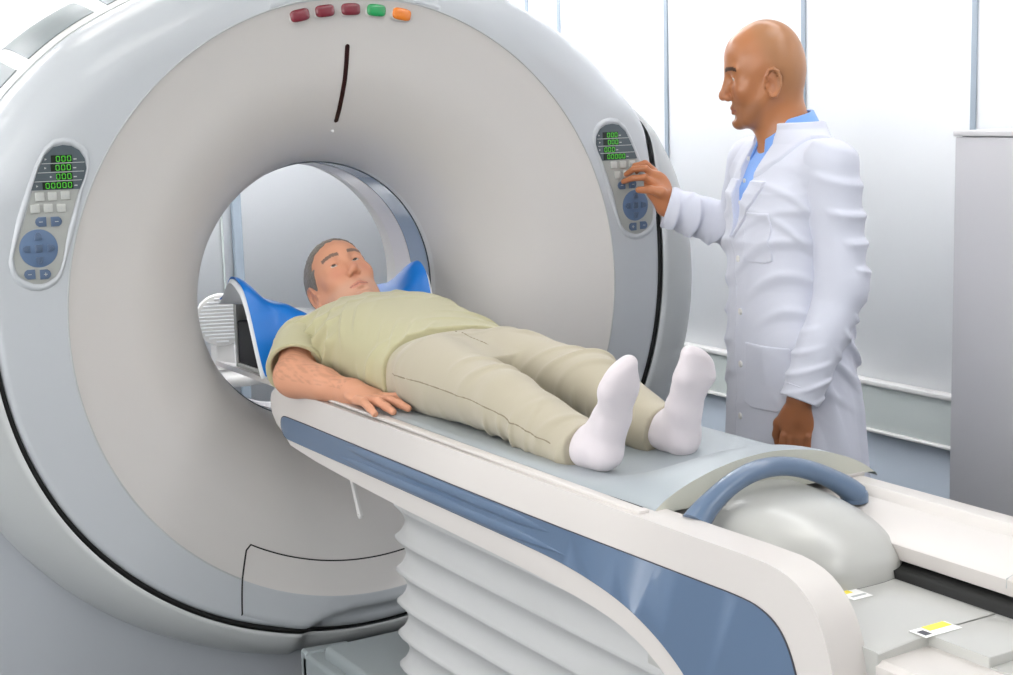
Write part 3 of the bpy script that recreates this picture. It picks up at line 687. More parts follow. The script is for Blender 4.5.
def crease(amp, d_, freq, warp=1.2, wsc=9, seed=0, p=2.2, cover=.5):
    """cloth creases: sharp soft ridges across direction d_, broken up by a slow mask"""
    d_ = _v(d_)/np.linalg.norm(d_); w1 = wob(1, wsc, seed+1); w2 = wob(1, wsc*1.6, seed+2)
    def f(P):
        ph = (P@d_)*freq+warp*1.3*w1(P); r = (.5+.5*np.sin(2*ph+.6*np.sin(2*ph)))**(p*1.1); m = np.clip(w2(P)*2.0+cover-.15, 0, 1)
        return (-amp*r*m).astype(np.float32)
    return f
def mixc(c, m, col): return c*(1-m[:, None])+np.array(srgb(col))[None]*m[:, None]
def ss(a, b, x): t = np.clip((x-a)/(b-a), 0, 1); return t*t*(3-2*t)

# ---------------------------------------------------------------- head
def head(S, c, R, sc=1.0, fat=0.0, tall=0.0, earz=0.0):
    c = np.array(c, float); scv = np.array(sc, float)*np.ones(3); sc = float(scv.mean())
    def W(p): return c+R@(np.array(p, float)*scv)
    def E(p, r, k=.02, op='+', Rl=None): S.ell(W(p), np.array(r)*scv, R if Rl is None else R@Rl, k*sc, op)
    def Cn(a, b, r1, r2, k=.01, op='+'): S.cone(W(a), W(b), r1*sc, r2*sc, k*sc, op)
    E((0, -.012, .034+tall*.5), (.0765, .098, .084+tall*.5))
    E((0, -.045, .005), (.066, .062, .066), .03)
    E((0, .030, .012), (.064+fat*.5, .064, .082), .03); E((0, .036, .052+tall*.6), (.052, .050, .045), .03)
    E((0, .038, -.055), (.050+fat, .050, .050), .03)
    for s_ in (-1, 1):
        Cn((s_*(.056+fat), -.006, -.030), (s_*(.030+fat), .055, -.090), .020, .017, .03)   # jaw line
        E((s_*.040, .060, -.018), (.024+fat*.5, .024, .024), .022)                      # cheek
        Cn((s_*.010, .086, .034), (s_*.046, .068, .036), .0085, .0075, .014)            # brow
        E((s_*.031, .096, .012), (.017, .014, .0115), None or .016, '-')               # socket
        E((s_*.031, .0725, .0125), (.0145, .0145, .0145), .006)                          # lids
    E((0, .079, -.095), (.021, .019, .018), .022)                                      # chin
    Cn((0, .088, .022), (0, .108, -.020), .0085, .0105, .014)                          # nose bridge
    E((0, .111, -.028), (.0115, .0125, .0105), .010)
    for s_ in (-1, 1):
        E((s_*.0125, .100, -.033), (.0078, .0105, .0080), .006)
        E((s_*.0062, .106, -.0405), (.0034, .006, .0035), .003, '-')
    Cn((-.023, .077, -.064), (0, .0895, -.0590), .0045, .0058, .008); Cn((0, .0895, -.0590), (.023, .077, -.064), .0058, .0045, .008)
    Cn((-.020, .077, -.070), (0, .0875, -.0722), .0045, .0068, .006); Cn((0, .0875, -.0722), (.020, .077, -.070), .0068, .0045, .006)
    Cn((-.024, .0850, -.0655), (0, .0975, -.0652), .0012, .0012, .002, '-'); Cn((0, .0975, -.0652), (.024, .0850, -.0655), .0012, .0012, .002, '-')
    E((0, .090, -.083), (.016, .006, .006), .010, '-')
    for s_ in (-1, 1):                                                                 # eye slit
        E((s_*.0315, .0865, .0115), (.0130, .012, .0041), .002, '-')
        # ear: plate, rim, lobe, hollow
        E((s_*.0775, -.012, -.002+earz), (.0065, .0175, .029), .008)
        pts = [W((s_*.0835, -.012+y_, z_*1.05+earz)) for y_, z_ in ((.012, .006), (.013, .018), (.006, .029), (-.006, .031), (-.016, .024), (-.021, .010), (-.019, -.006), (-.012, -.018), (-.003, -.028), (.006, -.029), (.010, -.022))]
        S.chain(pts, [.0034*sc, .0038*sc, .0042*sc, .0044*sc, .0044*sc, .0042*sc, .004*sc, .004*sc, .0055*sc, .005*sc, .003*sc], .003)
        E((s_*.0855, -.006, -.004+earz), (.0052, .0085, .013), .003, '-')
        E((s_*.0800, .0065, -.006+earz), (.004, .004, .006), .004)
    return W
def head_color(V, c, R, sc, base, lip, brow, stub=None, scalp=None):
    q = ((V-np.array(c))@R)/sc; x, y, z = q[:, 0], q[:, 1], q[:, 2]
    C = np.tile(np.array(srgb(base)), (len(V), 1)); inh = (np.linalg.norm(q, axis=1) < .17)
    C = mixc(C, .35*inh*np.exp(-(((np.abs(x)-.042)/.02)**2+((z+.018)/.02)**2))*(y > .03), lip)     # cheeks
    C = mixc(C, .3*inh*np.exp(-((x/.016)**2+((z+.03)/.016)**2))*(y > .09), lip)
    ear_ = np.exp(-(((y+.010)/.016)**2+((z-.002)/.024)**2))*(np.abs(x) > .077); C = mixc(C, .3*inh*ear_, lip)
    if scalp is not None: C = mixc(C, .6*inh*ss(.02, -.03, y+.35*(.05-z))*ss(-.10, .0, z), scalp)
    if stub is not None:
        m = inh*ss(-.035, -.06, z+.0*x)*ss(.02, .05, y+.2*np.abs(x))*ss(-.125, -.11, z)
        C = mixc(C, .42*m, stub)
    lz = -.0655; w_ = np.clip(1-(np.abs(x)/.0275)**2, 0, 1)
    C = mixc(C, .6*inh*(np.abs(z-lz) < (.0068*w_**.6))*(y > .068), lip); C = mixc(C, .55*inh*(np.abs(z-lz-.0005) < .0016)*(np.abs(x) < .026)*(y > .066), (96, 48, 40))
    bz = .0335+.004*(1-((np.abs(x)-.035)/.022)**2)
    C = mixc(C, .9*inh*(np.abs(z-bz) < .0048)*(np.abs(np.abs(x)-.034) < .0215)*(y > .05), brow)
    return C
def eyes(c, R, sc, parent, look=(0, 1, -.1), iris=(60, 42, 30)):
    W = lambda p: np.array(c)+R@(np.array(p)*sc)
    mw = mat('eye_white', (196, 182, 172), .2, coat=.6); mi_ = mat('iris', iris, .15, coat=.8)
    lk = np.array(look, float); lk /= np.linalg.norm(lk)
    for s_ in (-1, 1):
        ct = W((s_*.0312, .0715, .0120)); r = .0130*float(np.mean(sc)); d = R@lk; A = frame(d, R[:, 2]); V = []; F = []; n = 20
        for i in range(13):
            th = PI*i/12
            for j in range(n): ph = 2*PI*j/n; V.append(ct+r*(A[:, 1]*math.cos(th)+A[:, 0]*math.sin(th)*math.cos(ph)+A[:, 2]*math.sin(th)*math.sin(ph)))
        for i in range(12):
            for j in range(n): F.append((i*n+j, i*n+(j+1) % n, (i+1)*n+(j+1) % n, (i+1)*n+j))
        V = np.array(V)
        bm_ = bmesh.new(); bm_.free()
        o = link('eye', V, F, [mw, mi_], parent, mi=[1 if f[0]//n < 2 else 0 for f in F])

def finger(S, pts, r, k0=.008):
    S.chain(pts, [r*1.05, r, r*.92, r*.80][:len(pts)], .0035, k0=k0)

# ================================================================ patient lying on the couch
SK1 = mat('light_skin', (214, 160, 130), .5, attr=True, bump=.12, scale=260, spec=.4)
pat = thing('person', 'grey-haired person in pale green t-shirt, beige trousers and white socks lying on the couch', 'person', (0, -.5, .9))
PS = SDF()
hc1 = np.array((-.018, .122, 1.106)); hR1 = frame((-.12, -.74, .66), (-.15, .66, .73)); hs1 = .99
head(PS, hc1, hR1, hs1, fat=.005, earz=-.012)
Wh = lambda p: hc1+hR1@(np.array(p)*hs1)
PS.cone(Wh((0, -.025, -.045)), (0, .02, .985), .058, .062, .03)
PS.cone(Wh((0, .0, -.06)), (0, .0, 1.01), .046, .055, .03)
RL_ = frame((0, 0, 1), (0, 1, 0))                 # columns: right=-?; depth=z; axis=+y
RL_ = np.stack([np.array((1, 0, 0)), np.array((0, 0, 1)), np.array((0, 1, 0))], 1)
TOR = [(-.62, .12, .052, 0, .948), (-.52, .155, .070, 0, .955), (-.42, .158, .070, 0, .973), (-.30, .165, .098, 0, .980), (-.18, .175, .106, 0, .988), (-.06, .185, .105, 0, .99), (.02, .175, .085, 0, .985), (.055, .10, .060, 0, .985)]
PS.loft((0, 0, 0), RL_, TOR, .03, n=2.4)
jr = dict(sh=(-.185, .000, .985), el=(-.268, -.130, .928), wr=(-.222, -.352, .918))
jl = dict(sh=(.185, .005, .985), el=(.262, -.22, .93), wr=(.245, -.43, .915))
for J in (jr, jl):
    PS.cone(J['sh'], J['el'], .056, .044, .03); PS.cone(J['el'], J['wr'], .043, .028, .03)
mid = [(-.262+.04*.35, -.115-.237*.35, .938-.02*.35+.004)]
PS.cone((-.264, -.15, .930), (-.246, -.25, .928), .044, .036, .02)
# right hand, palm down on the couch edge
Hd = (-.222, -.352, .918)
PS.ell((-.219, -.415, .918), (.044, .056, .018), frame((-.0, -1, -.08), (0, 0, 1))[:, [0, 1, 2]], .018)
PS.cone(Hd, (-.218, -.40, .917), .028, .020, .02)
for (kx, ky), tip, r in (((-.252, -.446), (-.264, -.556), .0096), ((-.234, -.462), (-.222, -.560), .0104), ((-.210, -.464), (-.180, -.550), .0104), ((-.188, -.452), (-.146, -.520), .0100)):
    k_ = np.array((kx, ky, .918)); t_ = np.array((tip[0], tip[1], .9065)); 
    p1 = k_+(t_-k_)*.40+np.array((0, 0, .007)); p2 = k_+(t_-k_)*.74+np.array((0, 0, .004)); finger(PS, [k_, p1, p2, t_], r)
PS.chain([(-.195, -.375, .912), (-.166, -.408, .910), (-.148, -.440, .906), (-.136, -.462, .903)], [.014, .0115, .0100, .0085], .006, k0=.014)
# left hand
Hl = np.array(jl['wr']); PS.ell(Hl+(-.0, -.055, -.003), (.040, .048, .0155), None, .018)
for dx, r, l in ((.03, .008, .085), (.012, .0088, .10), (-.008, .009, .105), (-.027, .0086, .095)):
    k_ = Hl+(dx, -.085, 0); finger(PS, [k_, k_+(0, -l*.4, .006), k_+(0, -l*.75, .002), k_+(0, -l, -.006)], r)
PS.chain([Hl+(-.02, -.03, -.004), Hl+(-.048, -.06, -.006), Hl+(-.06, -.09, -.010)], [.014, .0115, .009], .006, k0=.014)
lr = dict(hip=(-.088, -.52, .968), kn=(-.103, -.855, .955), an=(-.108, -1.150, .920))
ll = dict(hip=(.088, -.52, .968), kn=(.105, -.850, .965), an=(.100, -1.115, .918))
for J in (lr, ll):
    PS.cone(J['hip'], J['kn'], .068, .046, .02); PS.cone(J['kn'], J['an'], .045, .030, .02)
    h_ = np.array(J['kn'])*.65+np.array(J['an'])*.35; PS.cone(J['kn'], h_+(0, 0, -.008), .042, .044, .02)
# feet: heel down, toes up, soles toward the camera
def foot(S, heel, toe, side, sc=1.0, inf=0.0, ank=None):
    heel, toe = np.array(heel, float), np.array(toe, float); a = toe-heel; L = np.linalg.norm(a); a /= L
    sd = np.array(side, float); sd -= a*(sd@a); sd /= np.linalg.norm(sd); n = np.cross(sd, a)
    if n[1] < 0: n = -n                                # dorsum side (away from camera)
    R = np.stack([sd, a, n], 1); g = inf
    P = lambda s_, l, d: heel+sd*s_+a*l+n*d
    S.ell(P(0, .030, .034), (.033+g, .034+g, .038+g), R, .02)
    S.cone(P(0, .035, .030), P(.006, .10, .028), .031+g, .029+g, .02)
    S.ell(P(.006, .115, .022), (.035+g, .060+g, .022+g), R, .02)
    S.ell(P(-.001, .165, .012), (.0395+g, .042+g, .019+g), R, .02)
    S.cone(P(.021, .175, .012), P(.017, .218, .013), .0165+g, .0140+g, .016)
    S.cone(P(.003, .185, .012), P(.002, .214, .012), .0150+g, .0120+g, .016)
    S.cone(P(-.014, .18, .011), P(-.011, .204, .011), .0140+g, .0110+g, .016)
    S.cone(P(-.027, .17, .010), P(-.023, .190, .010), .0125+g, .0100+g, .016)
    if ank is not None:
        S.cone(ank, P(0, .045, .042), .031+g, .031+g, .02); S.cone(ank, P(.002, .10, .032), .027+g, .019+g, .025)
FR = dict(heel=(-.104, -1.212, .880), toe=(-.112, -1.282, 1.102), side=(.96, .05, 0))
FL = dict(heel=(.100, -1.180, .873), toe=(.088, -1.236, 1.080), side=(-.97, .10, 0))
foot(PS, FR['heel'], FR['toe'], FR['side'], ank=lr['an']); foot(PS, FL['heel'], FL['toe'], FL['side'], ank=ll['an'])
arm_n = wob(.0009, 160, 5)
def pcol(V):
    C = head_color(V, hc1, hR1, hs1, (208, 150, 120), (184, 104, 88), (98, 84, 76), stub=(182, 152, 136))
    n = wob(1, 520, 8, (1, .5, 1))(V); fa = (V[:, 1] < -.08) & (V[:, 1] > -.36) & (V[:, 2] > .93)
    return mixc(C, np.clip(n+.3, 0, 1)*.26*fa, (120, 84, 62))
sobj('body', PS, SK1, pat, h=.0025, it=1, col=pcol)
eyes(hc1, hR1, hs1, pat, look=(.15, .9, .25))
# hair: short grey crop
HS = SDF(); g = .0032
for cc, r, kk in (((0, -.012, .034), (.0765, .098, .084), .02), ((0, -.045, .005), (.066, .062, .066), .03), ((0, .030, .012), (.0665, .064, .082), .03), ((0, .036, .052), (.052, .050, .045), .03)):
    HS.ell(hc1+hR1@np.array(cc)*hs1, (np.array(r)+g)*hs1, hR1, kk*hs1)
hn = wob(.0012, 420, 3)
def hair_cut(P, d):
    q = (P-hc1.astype(np.float32))@hR1.astype(np.float32)/hs1; x, y, z = q[:, 0], q[:, 1], q[:, 2]
    line = np.where(z > .045, y-(.062-.55*(z-.085)*(z > .085)-.25*np.abs(x)), y-(-.004+.10*(z > .02)*(z-.02)*20*.15+.25*(z-.0)))
    front = y-np.interp(z, [-.07, -.035, .0, .03, .055, .08, .12], [-.050, -.014, .020, .040, .058, .078, .094]).astype(np.float32)+.30*np.maximum(np.abs(x)-.03, 0)*(z > .04)
    front = front+.004*np.sin(x*260)*np.sin(z*190+1)
    ear = .020-np.sqrt(((y+.012)/.85)**2+((z+.004)/1.25)**2)
    return np.maximum(np.maximum(d+hn(P)*.8, front*.8), np.maximum(ear, -z-.062))
HS.fn(hair_cut)
HM = mat('grey_hair', (128, 120, 112), .75, bump=1.0, scale=260, vary=.55, sheen=.2)
sobj('hair', HS, HM, pat, h=.0024, it=1, label='short grey hair')
# clothing
SHIRT = mat('pale_green_cotton', (181, 176, 141), .85, bump=.12, scale=900, sheen=.25)
TROU = mat('beige_cotton', (178, 170, 150), .88, bump=.15, scale=800, sheen=.2, vary=.05)
SOCK = mat('white_sock', (216, 208, 212), .9, bump=.35, scale=700, sheen=.3)
TS = SDF()
TORs = [(-.50, .182, .096, 0, .956), (-.42, .185, .101, 0, .962), (-.30, .186, .109, 0, .976), (-.18, .194, .116, 0, .989), (-.06, .206, .113, 0, .99), (.01, .205, .098, 0, .988), (.05, .15, .075, 0, .99), (.08, .09, .060, 0, .995)]
TS.loft((0, 0, 0), RL_, TORs, .03, n=2.5)
for J in (jr, jl): TS.ell(np.array(J['sh'])+(0, -.005, 0), (.058, .058, .058), None, .03)
tn = wob(.003, 20, 2, (1.3, .8, 1)); tn2 = crease(.011, (.25, .9, .35), 48, 1.3, 10, 12, 2.0, .55); tn3 = crease(.004, (.5, -.8, .5), 70, 1.6, 12, 40, 1.8, .2)
TS.fn(lambda P, d: d+tn(P)+tn2(P)*(.25+.75*ss(1.09, 1.02, P[:, 2]))*ss(-.43, -.36, P[:, 1])+tn3(P)+.002)
TS_full = [x for x in TS.L]; 
hemn = np.array((.06, -1, .10))
TS.fn(lambda P, d: np.maximum(d, -(P[:, 1]+.432+.10*(1.085-P[:, 2])*0+.035*np.maximum(P[:, 0], -1)*-.6+.16*(P[:, 2]-1.085)*-1*.9*0)-.09*(P[:, 2]-1.0)))
TS.fn(lambda P, d: np.maximum(d, .070-np.linalg.norm(P-_v((0, .075, 1.035)), axis=1)))
sobj('t_shirt', TS, SHIRT, pat, h=.003, it=2, label='pale green short-sleeved t-shirt')
def sleeve(name, J, r0, r1, tcut, m, par, folds=(), k=.03, h=.003, fm=.003, wb=None, start=.0, wr=None, r2=None, flare=(0, 0, 0)):
    a, b = np.array(J['sh']), np.array(J['el']); ax = (b-a)/np.linalg.norm(b-a); T = SDF(); L = np.linalg.norm(b-a)
    if wr is None:
        e = a+ax*L*tcut; T.cone(a, e+ax*.04, r0, r1, k); T.cone(a, e+ax*.04+np.array(flare), r0*.9, r1*.96, k); cp, cn_, rin = e, ax, r1-.006
    else:
        u = (wr-b)/np.linalg.norm(wr-b); T.cone(a, b, r0, r1, k); T.cone(b, wr+u*.03, r1, r2, k); cp, cn_, rin = wr, u, r2-.0055
    for pts, rs in folds: T.chain(pts, rs, .009, k0=.009)
    def f(P, d):
        if wb: d = d+wb(P)
        g = (P-_v(cp))@_v(cn_); q = P-_v(cp); rr = np.linalg.norm(q-g[:, None]*_v(cn_), axis=1)
        hol = np.maximum(rr-rin-(0 if wr is not None else .0)-np.maximum(0, -g)*(r0-r1)/L*0, -.05-g)
        return np.maximum(np.maximum(d, g), np.maximum(-hol, -9) if True else d)
    T.fn(f); return sobj(name, T, m, par, h=h, it=1)
swb = wob(.0022, 45, 77)
shirt1 = pat.children[-1]
rz = np.array((-.26, -.08, .93))
fl = [([(-.19, -.055, 1.035), (-.245, -.045, 1.010), (-.285, -.06, .965)], [.002, .005, .003]), ([(-.175, -.02, 1.05), (-.225, -.01, 1.04), (-.265, -.01, 1.0)], [.002, .005, .003])]
sleeve('sleeve', jr, .066, .066, .78, SHIRT, shirt1, fl, wb=swb, flare=(-.012, 0, -.012)); sleeve('sleeve', jl, .066, .066, .70, SHIRT, shirt1, [], wb=swb)
TR = SDF()
TR.loft((0, 0, 0), RL_, [(-.66, .14, .068, 0, .950), (-.56, .174, .082, 0, .953), (-.48, .177, .087, 0, .956), (-.40, .174, .088, 0, .960), (-.34, .166, .086, 0, .962)], .03, n=2.5)
for J, sx in ((lr, -1), (ll, 1)):
    h_, k_, a_ = (np.array(J[q]) for q in ('hip', 'kn', 'an'))
    TR.cone(h_+(0, 0, .0), k_, .088, .063, .02); TR.cone(k_, a_+(0, .035, -.004), .064, .047, .02)
    m_ = k_*.6+a_*.4; TR.cone(m_+(0, 0, -.010), a_+(0, .05, -.008), .058, .050, .02)
    for t, r in ((0, .0035),): pass
    # hem band
    TR.cone(a_+(0, .045, -.003), a_+(0, .0, -.004), .0525, .051, .004)
for a, b in (((-.10, -.50, 1.075), (-.02, -.60, 1.045)), ((.10, -.50, 1.075), (.01, -.62, 1.04)), ((-.04, -.46, 1.088), (-.005, -.60, 1.05)), ((.14, -.53, 1.05), (.03, -.64, 1.02))): pass
wn1 = wob(.003, 22, 4); wn2 = crease(.010, (.25, .9, .3), 42, 1.5, 9, 14, 1.8, .45); wn3 = crease(.007, (-.5, .8, .2), 60, 1.5, 11, 24, 2, .3); wn4 = crease(.009, (.9, .25, .2), 40, 1.2, 9, 50, 2, .4)
def trf(P, d):
    low = ss(-.62, -.85, P[:, 1])*ss(-1.17, -1.10, P[:, 1]); d = d+wn1(P)+wn2(P)*(.25+.75*low)+wn3(P)*(.3+.7*low)+wn4(P)*ss(-.68, -.58, P[:, 1])*ss(-.42, -.47, P[:, 1])-.0005
    for J, sx in ((lr, -1), (ll, 1)):
        a_ = np.array(J['an']); k_ = np.array(J['kn']); n_ = (a_-k_)/np.linalg.norm(a_-k_)
        s_ = np.where(P[:, 0]*sx > 0, 1, 0); d = np.where(s_ > 0, np.maximum(d, (P-_v(a_+(0, .006, 0)))@_v(n_)), d)
    return np.maximum(np.maximum(d, P[:, 1]+.40),   .8755-.012*ss(-1.15, -.9, P[:, 1])-P[:, 2])
TR.fn(trf)
tro = sobj('trousers', TR, TROU, pat, h=.003, it=2, label='beige cotton trousers')
def hit(sdf, o, d, n=120, L=.2):
    P = np.array([np.array(o)+np.array(d)*L*i/n for i in range(n)], dtype=np.float32); q = sdf.ev(P); i = int(np.argmax(q < 0)); return P[i]
def line_on(nm, sdf, rays, r, m, par):
    mb = MB(); mb.tube([hit(sdf, o, d)-np.array(d)*.0003 for o, d in rays], r, 6); return mb.build(nm, m, par)
SEAM = mat('beige_seam', (138, 128, 108), .9)
sy = lin(-.47, -1.10, 90)
line_on('side_seam', TR, [((-.30, y, float(np.interp(y, [-1.1, -.85, -.6, -.47], [.925, .962, .972, .972]))), (1, 0, 0)) for y in sy], .0015, SEAM, tro)
line_on('inner_seam', TR, [((float(np.interp(y, [-1.1, -.9, -.72], [-.075, -.062, -.03])), y, 1.10), (0, 0, -1)) for y in lin(-.74, -1.08, 60)], .0014, SEAM, tro)
line_on('fly_seam', TR, [((.0+.01*t, -.45-.13*t, 1.12), (0, 0, -1)) for t in lin(0, 1, 40)], .0014, SEAM, tro)
def seamline(pts, r, nm, par, m):
    mb = MB(); mb.tube(pts, r, 6); return mb.build(nm, m, par)
for nm_, FF, J in (('sock', FR, lr), ('sock', FL, ll)):
    SS = SDF(); foot(SS, FF['heel'], FF['toe'], FF['side'], inf=.0015, ank=J['an']); a_ = np.array(J['an']); SS.cone(a_+(0, .06, 0), a_, .036, .036, .02)
    SS.fn(lambda P, d, w_=wob(.0011, 90, 21): d+w_(P)); sobj(nm_, SS, SOCK, pat, h=.0025, it=2, label='white ankle sock')

# ================================================================ doctor
SK2 = mat('brown_skin', (176, 118, 78), .34, attr=True, bump=.08, scale=260, spec=.5)
doc = thing('person', 'bald person in a white lab coat standing and pressing a key on the scanner', 'person', (.97, -.53, 0))
DS = SDF()
hc2 = np.array((.890, -.481, 1.603)); hR2 = frame((-.815, .570, -.13), (-.13, .0, 1)); hs2 = np.array((1.02, .95, 1.045))
head(DS, hc2, hR2, hs2, tall=.020, earz=-.008)
Wd = lambda p: hc2+hR2@(np.array(p)*hs2)
BF = np.array((-.965, .262, 0)); BR = np.array((.262, .965, 0)); UP = np.array((0, 0, 1.))    # body forward, right
TB = np.array((.945, -.510, 0))
def B(r, f, z): return TB+BR*r+BF*f+UP*z
DS.cone(Wd((0, -.028, -.03)), B(0, -.01, 1.44), .056, .060, .03); DS.cone(Wd((0, .005, -.07)), B(0, .02, 1.43), .042, .050, .03)
DB = np.stack([BR, BF, UP], 1)
DS.loft(TB, DB, [(.80, .13, .10, 0, -.01), (.92, .165, .115, 0, -.01), (1.05, .145, .105, 0, 0), (1.20, .160, .115, 0, .01), (1.33, .170, .110, 0, .005), (1.42, .145, .080, 0, -.01), (1.47, .07, .055, 0, -.01)], .03, n=2.3)
dl = dict(sh=B(-.185, -.02, 1.385), el=B(-.212, -.040, 1.095), wr=B(-.218, .078, .822))
dr = dict(sh=B(.185, .01, 1.385), el=np.array((1.035, -.215, 1.200)), wr=np.array((.868, -.100, 1.268)))
for J in (dl, dr):
    DS.cone(J['sh'], J['el'], .052, .042, .03); DS.cone(J['el'], J['wr'], .042, .027, .03)
for sx in (-1, 1):
    h_, k_, a_ = B(sx*.09, 0, .90), B(sx*.10, .01, .50), B(sx*.105, -.02, .09)
    DS.cone(h_, k_, .085, .058, .03); DS.cone(k_, a_, .056, .036, .03); DS.cone(a_+(0, 0, -.03), a_+BF*.15+(0, 0, -.055), .038, .03, .03); DS.ell(a_+BF*-.02+(0, 0, -.045), (.035, .035, .035), None, .02)
# left hand hanging, back of the hand outward
w_ = dl['wr']; n_ = -BR*.75+BF*.45; n_ /= np.linalg.norm(n_); fd = np.array(BF*.10+UP*-1.0); fd /= np.linalg.norm(fd); sd = np.cross(fd, n_); sd /= np.linalg.norm(sd)
if sd@BF < 0: sd = -sd                               # index side toward the front
HR = np.stack([sd, fd, n_], 1)
DS.cone(w_, w_+fd*.04, .026, .022, .02); DS.ell(w_+fd*.058, (.041, .050, .0165), HR, .018)
for s_, r, l in ((.030, .0086, .082), (.0105, .0092, .090), (-.0100, .0088, .084), (-.0295, .0078, .068)):
    k_ = w_+fd*(.095-abs(s_-.008)*.25)+sd*s_+n_*.004; p1 = k_+fd*l*.45-n_*.006+sd*s_*.05; p2 = p1+fd*l*.28-n_*.016; p3 = p2+fd*l*.16-n_*.018; finger(DS, [k_, p1, p2, p3], r)
DS.chain([w_+fd*.030+sd*.024-n_*.006, w_+fd*.065+sd*.046-n_*.016, w_+fd*.095+sd*.048-n_*.024, w_+fd*.118+sd*.044-n_*.030], [.015, .0125, .0108, .009], .006, k0=.015)
# right hand on the keypad
w_ = dr['wr']; k2 = np.array((.838, -.082, 1.352))
DS.cone(w_, w_+(k2-w_)*.4, .027, .025, .02)
HR = frame(k2-w_, (-.4, -.85, .1)); DS.ell(w_+(k2-w_)*.62+(.0, .004, 0), (.037, .046, .0165), HR[:, [0, 1, 2]], .02)
finger(DS, [(.836, -.092, 1.328), (.808, -.082, 1.348), (.790, -.052, 1.346), (.781, -.020, 1.336)], .0092)
finger(DS, [(.842, -.080, 1.350), (.815, -.076, 1.372), (.796, -.048, 1.370), (.788, -.024, 1.356)], .0094)
finger(DS, [(.852, -.066, 1.362), (.828, -.058, 1.385), (.810, -.036, 1.378), (.806, -.022, 1.362)], .0090)
finger(DS, [(.866, -.052, 1.362), (.848, -.040, 1.380), (.834, -.026, 1.372), (.828, -.018, 1.360)], .0080)
DS.chain([(.862, -.112, 1.288), (.838, -.118, 1.306), (.814, -.098, 1.314), (.796, -.070, 1.314)], [.0165, .0130, .0112, .0092], .006, k0=.016)
def dcol(V):
    C = head_color(V, hc2, hR2, hs2, (176, 116, 76), (146, 80, 62), (44, 30, 24), stub=(112, 78, 58), scalp=(158, 118, 84))
    hd = (V[:, 2] < 1.0) & (V[:, 2] > .7); C = mixc(C, hd*.45, (132, 76, 48)); ph = (V[:, 1] > -.15) & (V[:, 2] > 1.2) & (V[:, 2] < 1.42)
    return mixc(C, ph*.3, (172, 100, 66))
sobj('body', DS, SK2, doc, h=.0025, it=1, col=dcol)
eyes(hc2, hR2, hs2, doc, look=(.1, .9, -.3), iris=(40, 26, 18))
COAT = mat('white_coat_cotton', (206, 209, 222), .75, bump=.1, scale=900, sheen=.2)
SHB = mat('blue_shirt_cotton', (120, 164, 232), .7, bump=.15, scale=900, sheen=.2)
NAVY = mat('dark_trouser', (58, 62, 72), .8); SHOE = mat('white_shoe', (224, 224, 224), .5)
# shirt and its collar
BS = SDF(); BS.loft(TB, DB, [(.95, .16, .118, 0, .0), (1.20, .168, .123, 0, .01), (1.33, .176, .117, 0, .005), (1.42, .150, .086, 0, -.01), (1.475, .080, .064, 0, -.005)], .03, n=2.3)
BS.fn(lambda P, d: np.maximum(d, .060-np.linalg.norm((P-_v(B(0, .012, 1.49)))*_v((1, 1, .55)), axis=1)))
shirt = sobj('shirt', BS, SHB, doc, h=.004, it=1, label='light blue shirt')
nk = _v(B(0, -.006, 1.475)); 
def collar_sdf(r0, z0, z1, th, flare, open_a, tilt=.32, wid=1.0, yo=0):
    """open band round the neck, lower at the front"""
    c_ = nk
    def f(P):
        q = (P-c_)@_v(DB); x, y, z = q[:, 0]/wid, q[:, 1]-yo, q[:, 2]+tilt*(q[:, 1]); rr = np.sqrt(x*x+y*y)
        d = np.abs(rr-(r0+flare*(-z)))-th; e = np.maximum(z0-z, z-z1); a = np.arctan2(x, y); g = (open_a+np.where(z < 0, (-z)*4, 0)-np.abs(a))*rr
        return np.maximum(np.maximum(d, e), g)
    return f
CS = SDF(); CS.L.append((collar_sdf(.0725, -.055, .034, .0035, .45, .22, tilt=.24, yo=.004), nk-.13, nk+.13, .005, '+')); sobj('shirt_collar', CS, SHB, shirt, h=.0025, it=1, label='light blue shirt collar')
for i in range(3):
    c_ = B(0, .108+.012*i, 1.405-.055*i); mb = MB(); mb.cyl(c_, BF, .0055, .004, 14, bev=.001); mb.build('shirt_button', M['white'], shirt)
# lab coat
LC = SDF()
LC.loft(TB, DB, [(.48, .225, .165, 0, -.015), (.62, .215, .160, 0, -.015), (.80, .198, .150, 0, -.012), (.95, .190, .145, 0, -.006), (1.08, .178, .138, 0, .0), (1.20, .186, .138, 0, .008), (1.32, .196, .130, 0, .004), (1.39, .180, .108, 0, -.006), (1.44, .125, .084, 0, -.012), (1.475, .092, .076, 0, -.010), (1.487, .088, .074, 0, -.008)], .03, n=2.3)
LC.cone(B(-.15, -.015, 1.385), B(-.18, -.02, 1.372), .058, .061, .05); LC.cone(B(.15, -.0, 1.385), B(.18, .0, 1.372), .058, .061, .05)
LC.ell(dl['sh'], (.064, .064, .064), None, .03); LC.ell(dr['sh'], (.064, .064, .064), None, .03)
cn = wob(.003, 20, 31, (1, 1, .35)); cv = crease(.012, (.75, .65, .10), 34, 1.3, 7, 90, 1.8, .45); cd = crease(.007, (.4, .3, .85), 44, 1.4, 9, 95, 1.8, .25); ce = crease(.006, (.6, -.3, .7), 52, 1.4, 10, 99, 1.8, .2)
LC.fn(lambda P, d: d+cn(P)+cv(P)*(.15+.85*ss(1.05, .85, P[:, 2]))+(cd(P)+ce(P))*ss(1.40, 1.30, P[:, 2])*ss(.7, .9, P[:, 2]))
base_coat = list(LC.L); base_post = list(LC.post)
